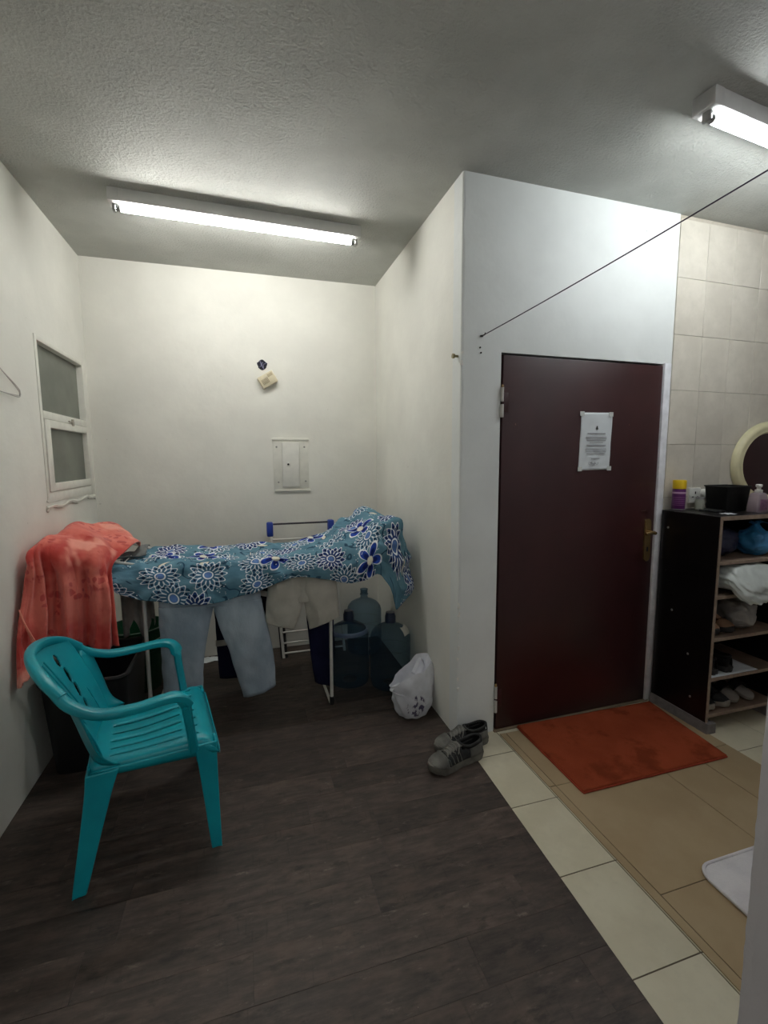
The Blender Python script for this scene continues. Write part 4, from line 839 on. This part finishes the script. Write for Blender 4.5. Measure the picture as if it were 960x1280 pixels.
# ------------------------------------------------------------------ shoes
MSU = m_fabric('grey_suede', (92, 91, 87), (118, 116, 111), 14, 300); MSD = m_fabric('dark_grey_mesh', (46, 46, 47), (64, 64, 63), 20, 420); MSO = m_fabric('grey_rubber', (92, 90, 84), (114, 111, 104), 16, 120, .8); MLI = simple('black_lining', (12, 12, 13), .95); MLC = simple('grey_lace', (120, 118, 112), .9)
def shoe(name, label, loc, rz, mats=None, s=1.0, mirror=1, group=None, cat='shoe', laces=True, low=0):
    up, tip, sol, lac = mats or (MSD, MSU, MSO, MLC)
    t = thing(name, label, cat, loc, rz, group); t.scale = (s, s * mirror, s)
    # local x from heel (-.145) to toe (.15); outline of the sole
    out = [(-.145, 0), (-.135, .028), (-.09, .037), (-.02, .036), (.04, .043), (.09, .048), (.125, .036), (.148, .010), (.150, -.006), (.138, -.03), (.10, -.046), (.05, -.045), (-.02, -.034), (-.09, -.037), (-.135, -.028)]
    O2 = crp(out, 72, True); spring = lambda x: .014 * max(0, (x - .06) / .09) ** 2 + .004 * max(0, (-x - .10) / .045)
    def ring(k, z, push=0): return [(x * k + push, y * k, z + spring(x)) for x, y in O2]
    saw = lambda amp: [(x * (1 + amp * (k % 6 < 3)), y * (1 + 2.0 * amp * (k % 6 < 3)), .0 + spring(x) + .004 * (k % 6 >= 3)) for k, (x, y) in enumerate(O2)]
    MB().rings([saw(.0), [(p[0] * 1.012, p[1] * 1.02, p[2] + .008) for p in saw(.012)], ring(1.02, .018), ring(1.035, .026), ring(1.02, .034), ring(.97, .036)]).build('sole', sol, t, ang=30)
    def top(x):                                                     # height of the upper's ridge
        return float(np.interp(x, [-.145, -.12, -.06, -.02, .02, .06, .10, .135, .15], [.098, .103, .092, .098, .094, .080, .066, .050, .036])) - low * (1 if x < .02 else .3)
    rows = []; X = np.concatenate([np.linspace(-.143, -.02, 15), np.linspace(-.01, .147, 19)])
    def halfw(x, side): ys = [(px, py) for px, py in O2 if (py > 0) == (side > 0)]; ys.sort(); return abs(float(np.interp(x, [p[0] for p in ys], [p[1] for p in ys])))
    n = 25; V = []
    for x in X:
        hp_, hm = halfw(x, 1), halfw(x, -1); T = top(x); rr = []
        for k in range(n):
            a = PI * k / (n - 1); ca = math.cos(a); sa = math.sin(a); h = hp_ if ca > 0 else hm
            open_ = x < -.012; lim = .42 if open_ else 0
            wy = h * 1.0 * math.copysign(abs(ca) ** .75, ca); z = .032 + spring(x) + (T - .032 - spring(x)) * sa ** .8
            if open_: wy = h * (1 - .28 * (sa ** 2)) * math.copysign(max(abs(ca) ** .6, lim * min(1, (-x - .012) / .02 + .3)), ca if abs(ca) > .02 else 1)
            z += .002 * noise.noise(Vector((x * 40, wy * 40, 1)))
            rr.append((x, wy, z))
        V.append(rr)
    # side walls and forefoot: split between toe cap and body
    b = MB(); tcap = MB(); F = []
    def add(rowset, keep, mat, name, par):
        bb = MB(); Vs = []; Fs = []
        for r in rowset: Vs += r
        for i in range(len(rowset) - 1):
            for k in range(n - 1):
                if keep(rowset[i][k], rowset[i][k][0], k): Fs.append((i * n + k, i * n + k + 1, (i + 1) * n + k + 1, (i + 1) * n + k))
        return bb.add(Vs, Fs).build(name, mat, par, mods=[SOL(.004, -1)])
    add(V, lambda p, x, k: not (x < -.018 and abs(k - (n - 1) / 2) < 6.5 and x > -.141), up, 'upper', t)
    puff = lambda rows_, e: [[(p[0], p[1] * (1 + e * 12), p[2] + e) for p in r] for r in rows_]
    add(puff([r for r in V if r[0][0] > .075], .0022), lambda p, x, k: True, tip, 'toe_cap', t)
    add(puff([r for r in V if -.144 < r[0][0] < -.055], .0018), lambda p, x, k: k < 5 or k > n - 6, tip, 'heel_counter', t)
    col = crp([(-.138, 0, .100 - low), (-.115, .026, .098 - low), (-.06, .030, .090 - low), (-.022, .022, .098 - low * .7), (-.014, 0, .104 - low * .5), (-.022, -.022, .098 - low * .7), (-.06, -.030, .090 - low), (-.115, -.026, .098 - low)], 36, True)
    MB().tube(col, .0058, 8, closed=True).build('collar', up, t)
    MB().rings([[(p[0], p[1] * .95, p[2] - .006) for p in col], [(p[0] * .98, p[1] * .9, .045) for p in col], [(-.07 + (p[0] + .07) * .05, p[1] * .05, .043) for p in col]], caps=False).build('lining', MLI, t)
    cloth([[(-.02, y, .104 - abs(y) * .3 - low * .5), (.01, y, .101 - abs(y) * .3), (.04, y, .091 - abs(y) * .3), (.07, y * .9, .078 - abs(y) * .3)] for y in (-.022, -.011, 0, .011, .022)], 10, 14).build('tongue', tip, t, mods=[SOL(.004)])
    if laces:
        for k in range(5):
            x = .002 + k * .016; z = top(x) + .004
            MB().tube(crp([(x + .008, -.026, z - .010), (x + .002, -.012, z + .001), (x - .002, .012, z + .001), (x + .004, .026, z - .010)], 10), .0026, 6).build('lace', lac, t)
        MB().tube(crp([(-.002, 0, top(0) + .008), (.004, .025, top(0) + .006), (.02, .038, .078), (.012, .03, .085), (0, .006, top(0) + .008), (.006, -.026, top(0) + .002), (.026, -.042, .07), (.03, -.044, .06)], 30), .0022, 6).build('lace_bow', lac, t)
    for k in range(4):
        for sgn in (1, -1):
            x = .01 + .022 * k; h = halfw(x, sgn); MB().tube([(x - .012, sgn * h * 1.0, .04), (x - .006, sgn * h * .9, .062), (x, sgn * h * .62, top(x) - .006)], .0028, 6).build('side_strap', tip, t)
    return t
shoe('trekking_shoe', 'grey trekking shoe lying nearer on the dark floor beside the tile edge', (.958, 1.965, 0), math.radians(192), s=1.06, group='pair of grey trekking shoes')
shoe('trekking_shoe', 'grey trekking shoe behind its pair against the wall corner', (1.045, 2.085, 0), math.radians(184), s=1.04, mirror=-1, group='pair of grey trekking shoes')
N0 = set(bpy.data.objects.keys())
# ------------------------------------------------------------------ shoe cabinet
def m_black_board():
    n = NB('black_laminate'); co = n.coord(); a = n.noise(co, 3, 4); v = n.noise(n.mapv(co, (6, 6, 1.2), rot=(.7, .6, 0)), 3, 4)
    col = n.mix(n.M('MULTIPLY', n.step(v, .52, .75), .5), srgb(13, 11, 12), srgb(34, 28, 30)); col = n.mix(n.M('MULTIPLY', n.step(n.noise(co, 22, 2), .76, .79), .5), col, srgb(120, 116, 116))
    return n.fin(col, .28, spec=.5)
MBLK = m_black_board(); MEDG = simple('bare_chipboard_edge', (146, 128, 112), .85, var=.2, vscale=40, bump=.4); MSHF = simple('worn_shelf_board', (120, 100, 84), .8, var=.25, vscale=12)
CX0, CX1, CY0, CY1, CT = 2.42, 2.98, 1.80, 2.158, 1.20; th = .018
cb = thing('shoe_cabinet', 'tall black open-front shoe cabinet with chipboard edges beside the door', 'cabinet', ((CX0 + CX1) / 2, (CY0 + CY1) / 2, 0))
def cp(b, name, mat, par=None, **k):
    o = b.build(name, mat, par or cb, cb.location if par is None else (0, 0, 0), **k)
    if par is None: o.location = (0, 0, 0)
    return o
def board(x0, x1, y0, y1, z0, z1, name, mat, edge):
    o = cp(MB().box(x0, x1, y0 + .0015, y1, z0, z1, .001, 1), name, mat, smooth=False)
    e = MB().box(x0, x1, y0 - .002, y0 + .0015, z0, z1, .0008, 1).build('edge_strip', edge, o, cb.location, smooth=False); e.location = (0, 0, 0); return o
board(CX0, CX0 + th, CY0, CY1, .05, CT - .001, 'side_panel', MBLK, MEDG); board(CX1 - th, CX1, CY0, CY1, .05, CT - .001, 'side_panel', MBLK, MEDG)
board(CX0 + th, CX1 - th, CY0, CY1, CT - .022, CT, 'top_board', MBLK, MEDG)
for z in (.955, .768, .533, .308, .098): board(CX0 + th, CX1 - th, CY0 + .004, CY1 - .008, z - th, z, 'shelf', MSHF, MEDG)
cp(MB().box(CX0 + th, CX1 - th, CY1 - .008, CY1 - .002, .08, CT - .022), 'back_panel', MBLK, smooth=False)
MPLI = simple('grey_wrapped_plinth', (122, 116, 116), .7, var=.25, bump=.6, bscale=20, bdist=.01)
for (x0, x1) in ((CX0 - .012, CX0 + .055), (CX1 - .06, CX1)):
    P = MB(); P.rings([[(x + (.004 * noise.noise(Vector((yy * 30, z * 40, 2)))), yy, z) for (x, z) in ((x0, 0), (x1, 0), (x1, .055), (x0 + .008, .058))] for yy in np.linspace(CY0 - .02, CY1, 16)]); cp(P, 'plinth', MPLI)
for (y, z) in ((2.11, 1.10), (1.90, .16), (1.93, .40), (2.05, .62)):
    o = MB().lathe([(.007, 0), (.006, .002), (.001, .003)], 10).build('cam_cap', MLH, cb); o.matrix_local = Matrix.Translation(Vector((CX0, y, z)) - cb.location) @ Matrix.Rotation(-PI / 2, 4, 'Y')
# ------------------------------------------------------------------ on the cabinet
MPU = simple('purple_tin', (92, 28, 96), .3, var=.1); MYE = simple('yellow_cap', (236, 196, 24), .4, var=.04)
t = thing('spray_can', 'purple spray can with a yellow cap on the cabinet corner', 'spray can', (2.492, 2.115, CT))
MB().lathe([(.032, 0), (.035, .004), (.035, .122), (.031, .130), (.03, .132)], 32).build('can_body', MPU, t); MB().lathe([(.0345, .126), (.0355, .130), (.0355, .172), (.033, .177), (.001, .178)], 32).build('cap', MYE, t)
MB().lathe([(.0355, .098), (.0355, .108)], 32, caps=False).build('label_band', simple('lilac_print', (196, 160, 190), .5), t); MB().lathe([(.0345, .003), (.0355, .004), (.0355, .009)], 32, caps=False).build('base_rim', MLH, t)
b = MB()
for k in range(5): b.lathe([(.0354, .03 + k * .011), (.0354, .034 + k * .011)], 32, caps=False)
o = b.build('printed_lines', simple('pale_purple_print', (140, 84, 140), .5), t); o['kind'] = 'stuff'
t = thing('storage_tray', 'black open plastic box on the cabinet top in front of the oval mirror', 'box', (2.745, 2.02, CT))
sec = lambda sx, sy, z: [(x * sx, y * sy, z) for x, y in rrect(-.09, .09, -.075, .075, .015, 4)]
MB().rings([sec(.84, .84, 0), sec(.86, .86, .004), sec(1, 1, .138), sec(1.02, 1.02, .140), sec(1.02, 1.02, .144), sec(.97, .96, .144), sec(.83, .82, .006)]).build('body', MBB, t); MB().tube([(x * 1.02, y * 1.02, .141) for x, y in rrect(-.09, .09, -.075, .075, .015, 4)], .004, 6, closed=True).build('rim', MBB, t)
def m_clear(name, rgb, f=.35):
    m = bpy.data.materials.new(name); m.use_nodes = True; tt = m.node_tree; tt.nodes.clear(); N = tt.nodes.new; L = tt.links.new
    tr = N('ShaderNodeBsdfTransparent'); tr.inputs[0].default_value = srgb(*rgb); df = N('ShaderNodeBsdfPrincipled'); df.inputs['Base Color'].default_value = srgb(*rgb); df.inputs['Roughness'].default_value = .1
    mx = N('ShaderNodeMixShader'); mx.inputs[0].default_value = f; L(tr.outputs[0], mx.inputs[1]); L(df.outputs[0], mx.inputs[2]); L(mx.outputs[0], N('ShaderNodeOutputMaterial').inputs[0]); return m
t = thing('soap_bottle', 'clear pump soap bottle with a white pump head on the cabinet top', 'soap bottle', (2.800, 1.885, CT))
MB().rings([[(x * s, y * s * .8, z) for x, y in rrect(-.042, .042, -.042, .042, .014, 4)] for s, z in ((.96, 0), (1, .004), (.98, .05), (.9, .085), (.78, .105), (.45, .112))]).build('body', m_clear('mauve_clear_plastic', (206, 190, 200), .45), t)
MB().lathe([(.017, .108), (.018, .110), (.018, .126), (.010, .128), (.010, .140), (.015, .142), (.016, .154), (.012, .157), (.001, .158)], 20).tube([(0, 0, .149), (-.02, -.02, .149), (-.028, -.028, .143)], .005, 8).build('pump_head', MWP, t)
MB().box(-.03, .03, -.036, -.0335, .015, .075, .001, 1).build('label', simple('mauve_label', (120, 84, 110), .5, var=.3, vscale=60), t)
t = thing('glass_jar', 'small clear glass jar on the cabinet top left of the black box', 'jar', (2.620, 2.085, CT))
MB().lathe([(.022, 0), (.025, .003), (.025, .055), (.020, .062), (.020, .066)], 24).build('body', m_clear('clear_glass', (226, 228, 216), .35), t); MB().lathe([(.022, .062), (.022, .076), (.001, .077)], 20).build('lid', MLH, t)
t = thing('plug_adapter', 'white round plug adapter next to the wall socket', 'adapter', (2.757, DY(2.757) - .003, 1.285))
o = MB().lathe([(.030, 0), (.031, .01), (.028, .034), (.018, .040), (.001, .041)], 24).build('body', MWP, t); o.rotation_euler = (PI / 2, 0, 0); o = MB().tube(crp([(0, -.036, 0), (.004, -.05, -.02), (.0, -.03, -.06), (-.03, -.06, -.083)], 16), .004, 8).build('cable', simple('black_cable', (18, 18, 19), .5), t)
o = MB().tube(crp([(2.55, 2.03, CT + .006), (2.575, 2.0, CT + .007), (2.61, 1.99, CT + .006), (2.635, 1.965, CT + .006), (2.585, 1.945, CT + .006), (2.555, 1.975, CT + .009), (2.59, 2.01, CT + .011), (2.625, 1.935, CT + .006)], 60), .0055, 8).build('cable_coil', bpy.data.materials['black_cable'], None, (2.55, 1.98, CT)); tag(o, 'black cable coiled on the cabinet top beside the spray can', 'cable')
o = cloth([[(2.515 + .022 * i, 1.835 + .016 * j, CT + .003 + .004 * ((i + j) % 2)) for j in range(4)] for i in range(4)], 16, 16).build('folded_tissue', MPP, None, (2.5, 1.86, CT), mods=[SOL(.0015, 1)]); tag(o, 'small folded white tissue on the front edge of the cabinet top', 'tissue')
# ------------------------------------------------------------------ inside the cabinet
def bag(name, label, cat, loc, size, mat, seed, clampz=None, droop=None, knot=None, nlat=46, nlon=72):
    R = []
    for i in range(1, nlat):
        th_ = PI * i / nlat; rr = []
        for k in range(nlon):
            a = 2 * PI * k / nlon; d = Vector((math.sin(th_) * math.cos(a), math.sin(th_) * math.sin(a), math.cos(th_)))
            d = Vector([math.copysign(abs(c) ** .78, c) for c in d])
            f = 1 + .13 * noise.noise(d * 1.7 + Vector((seed, 0, 0))) + -.13 * abs(noise.noise(d * 3.6 + Vector((0, seed, 0)))) + .045 * noise.noise(d * 9 + Vector((0, 0, seed)))
            p = Vector((d.x * size[0] * f, d.y * size[1] * f, d.z * size[2] * f + size[2]))
            if knot and d.z > .75: p.z += knot * ((d.z - .75) / .25) ** 2; p.x *= 1 - .75 * (d.z - .75) / .25; p.y *= 1 - .75 * (d.z - .75) / .25
            if droop and p.y < droop[0]: p.z -= (droop[0] - p.y) * droop[1]
            elif p.z < 0: p.z = .0005
            rr.append(tuple(p))
        R.append(rr)
    t = thing(name, label, cat, loc); MB().rings(R).build('bag_body', mat, t, ang=75); return t
MNB = m_bag('navy_bag_plastic', (34, 38, 66)); MBB2 = m_bag('blue_bag_plastic', (62, 136, 186)); MWB = m_bag('white_bag_plastic', (210, 216, 212)); MGBG = m_bag('grey_bag_plastic', (160, 156, 152))
bag('navy_bag', 'dark navy bundled plastic bag on the top shelf of the shoe cabinet', 'plastic bag', (2.60, 1.97, .9552), (.105, .11, .085), MNB, 3.1)
t = bag('blue_bag', 'bright blue knotted plastic bag on the top shelf of the shoe cabinet', 'plastic bag', (2.825, 1.90, .9552), (.075, .085, .075), MBB2, 7.7, knot=.045)
for s in (1, -1): cloth([[(.0, 0, .165), (.02 * s, -.02, .185), (.05 * s, -.03, .18)], [(.005 * s, .02, .17), (.03 * s, .01, .195), (.06 * s, 0, .185)]], 8, 12).build('knot_ear', MBB2, t, mods=[SOL(.0015)])
t = bag('white_bag', 'big white plastic bag bulging out of the second shelf of the shoe cabinet', 'plastic bag', (2.685, 1.862, .7682), (.205, .155, .080), MWB, 12.3, droop=(-.068, 1.05))
bag('grey_bag', 'rounded grey plastic bag on the third shelf below the white bag', 'plastic bag', (2.745, 1.92, .5332), (.085, .10, .085), MGBG, 5.5)
MBR1 = m_fabric('brown_leather', (84, 62, 50), (104, 80, 64), 10, 200, .6); MTAN3 = m_fabric('tan_leather', (150, 116, 92), (166, 132, 106), 10, 200, .6); MDS = m_fabric('black_shoe_leather', (26, 25, 26), (40, 38, 38), 10, 200, .5); MDR = simple('dark_rubber', (44, 42, 42), .7); MLS = simple('light_rubber', (150, 144, 136), .7)
shoe('brown_shoe', 'brown and tan shoe on the third shelf beside the cabinet side', (2.497, 1.955, .5336), math.radians(-92), (MBR1, MTAN3, MDR, MBR1), .88, group='brown shoes on the third shelf', laces=False)
shoe('brown_shoe', 'brown and tan shoe on the third shelf touching the grey bag', (2.598, 1.955, .5336), math.radians(-88), (MBR1, MTAN3, MDR, MBR1), .88, -1, group='brown shoes on the third shelf', laces=False)
shoe('black_shoe', 'black shoe with its heel outward on the fourth shelf, left one', (2.497, 1.955, .3086), math.radians(88), (MDS, MDS, MDR, MDS), .93, group='black shoes on the fourth shelf', laces=False)
shoe('black_shoe', 'black shoe with its heel outward on the fourth shelf, right one', (2.602, 1.955, .3086), math.radians(92), (MDS, MDS, MDR, MDS), .93, -1, group='black shoes on the fourth shelf', laces=False)
o = cloth([[(2.45 + .05 * i, 1.806 + .10 * j, .3083 + .001 * ((i + j) % 2)) for j in range(4)] for i in range(8)], 20, 12).build('shelf_paper', MPP, None, (2.6, 1.95, .308), mods=[SOL(.0006, 1)]); 
tag(o, 'sheet of white paper lining the fourth shelf under the black shoes', 'paper')
shoe('dark_sneaker', 'dark low shoe on the bottom shelf nearest the cabinet side', (2.497, 1.95, .0984), math.radians(-90), (MDS, MSD, MLS, MDS), .88, group='dark low shoes on the bottom shelf', low=.02)
shoe('dark_sneaker', 'dark low shoe on the bottom shelf below the tilted slippers', (2.598, 1.95, .0984), math.radians(-86), (MDS, MSD, MLS, MDS), .88, -1, group='dark low shoes on the bottom shelf', low=.02)
def slipper(label, loc, rot, s):
    t = thing('slipper', label, 'slipper', loc, 0, 'light-soled slippers on the bottom shelf'); t.rotation_euler = rot; t.scale = (s, s, s)
    out = crp([(-.14, 0), (-.125, .03), (-.06, .036), (0, .034), (.06, .046), (.11, .042), (.142, .005), (.125, -.036), (.06, -.046), (0, -.036), (-.06, -.036), (-.125, -.03)], 60, True)
    MB().rings([[(x, y, 0) for x, y in out], [(x * 1.01, y * 1.02, .006) for x, y in out], [(x, y, .020) for x, y in out], [(x * .96, y * .94, .021) for x, y in out]]).build('sole', MLS, t)
    cloth([[(.0 + .03 * i, .045 * math.cos(a), .012 + .045 * math.sin(a)) for a in np.linspace(0, PI, 7)] for i in range(3)], 8, 24).build('strap', MDS, t, mods=[SOL(.004)])
    return t
slipper('light-soled slipper propped over the dark shoes on the bottom shelf, left one', (2.735, 1.965, .1355), (math.radians(0), math.radians(14), math.radians(-105)), .9)
slipper('light-soled slipper propped on the bottom shelf beside its pair, right one', (2.840, 1.965, .1325), (math.radians(0), math.radians(13), math.radians(-98)), .9)

for o in list(COL.objects):                                         # the cabinet and what stands on and in it sit against the door frame
    if o.parent is None and o.name not in N0: o.location.x -= .045
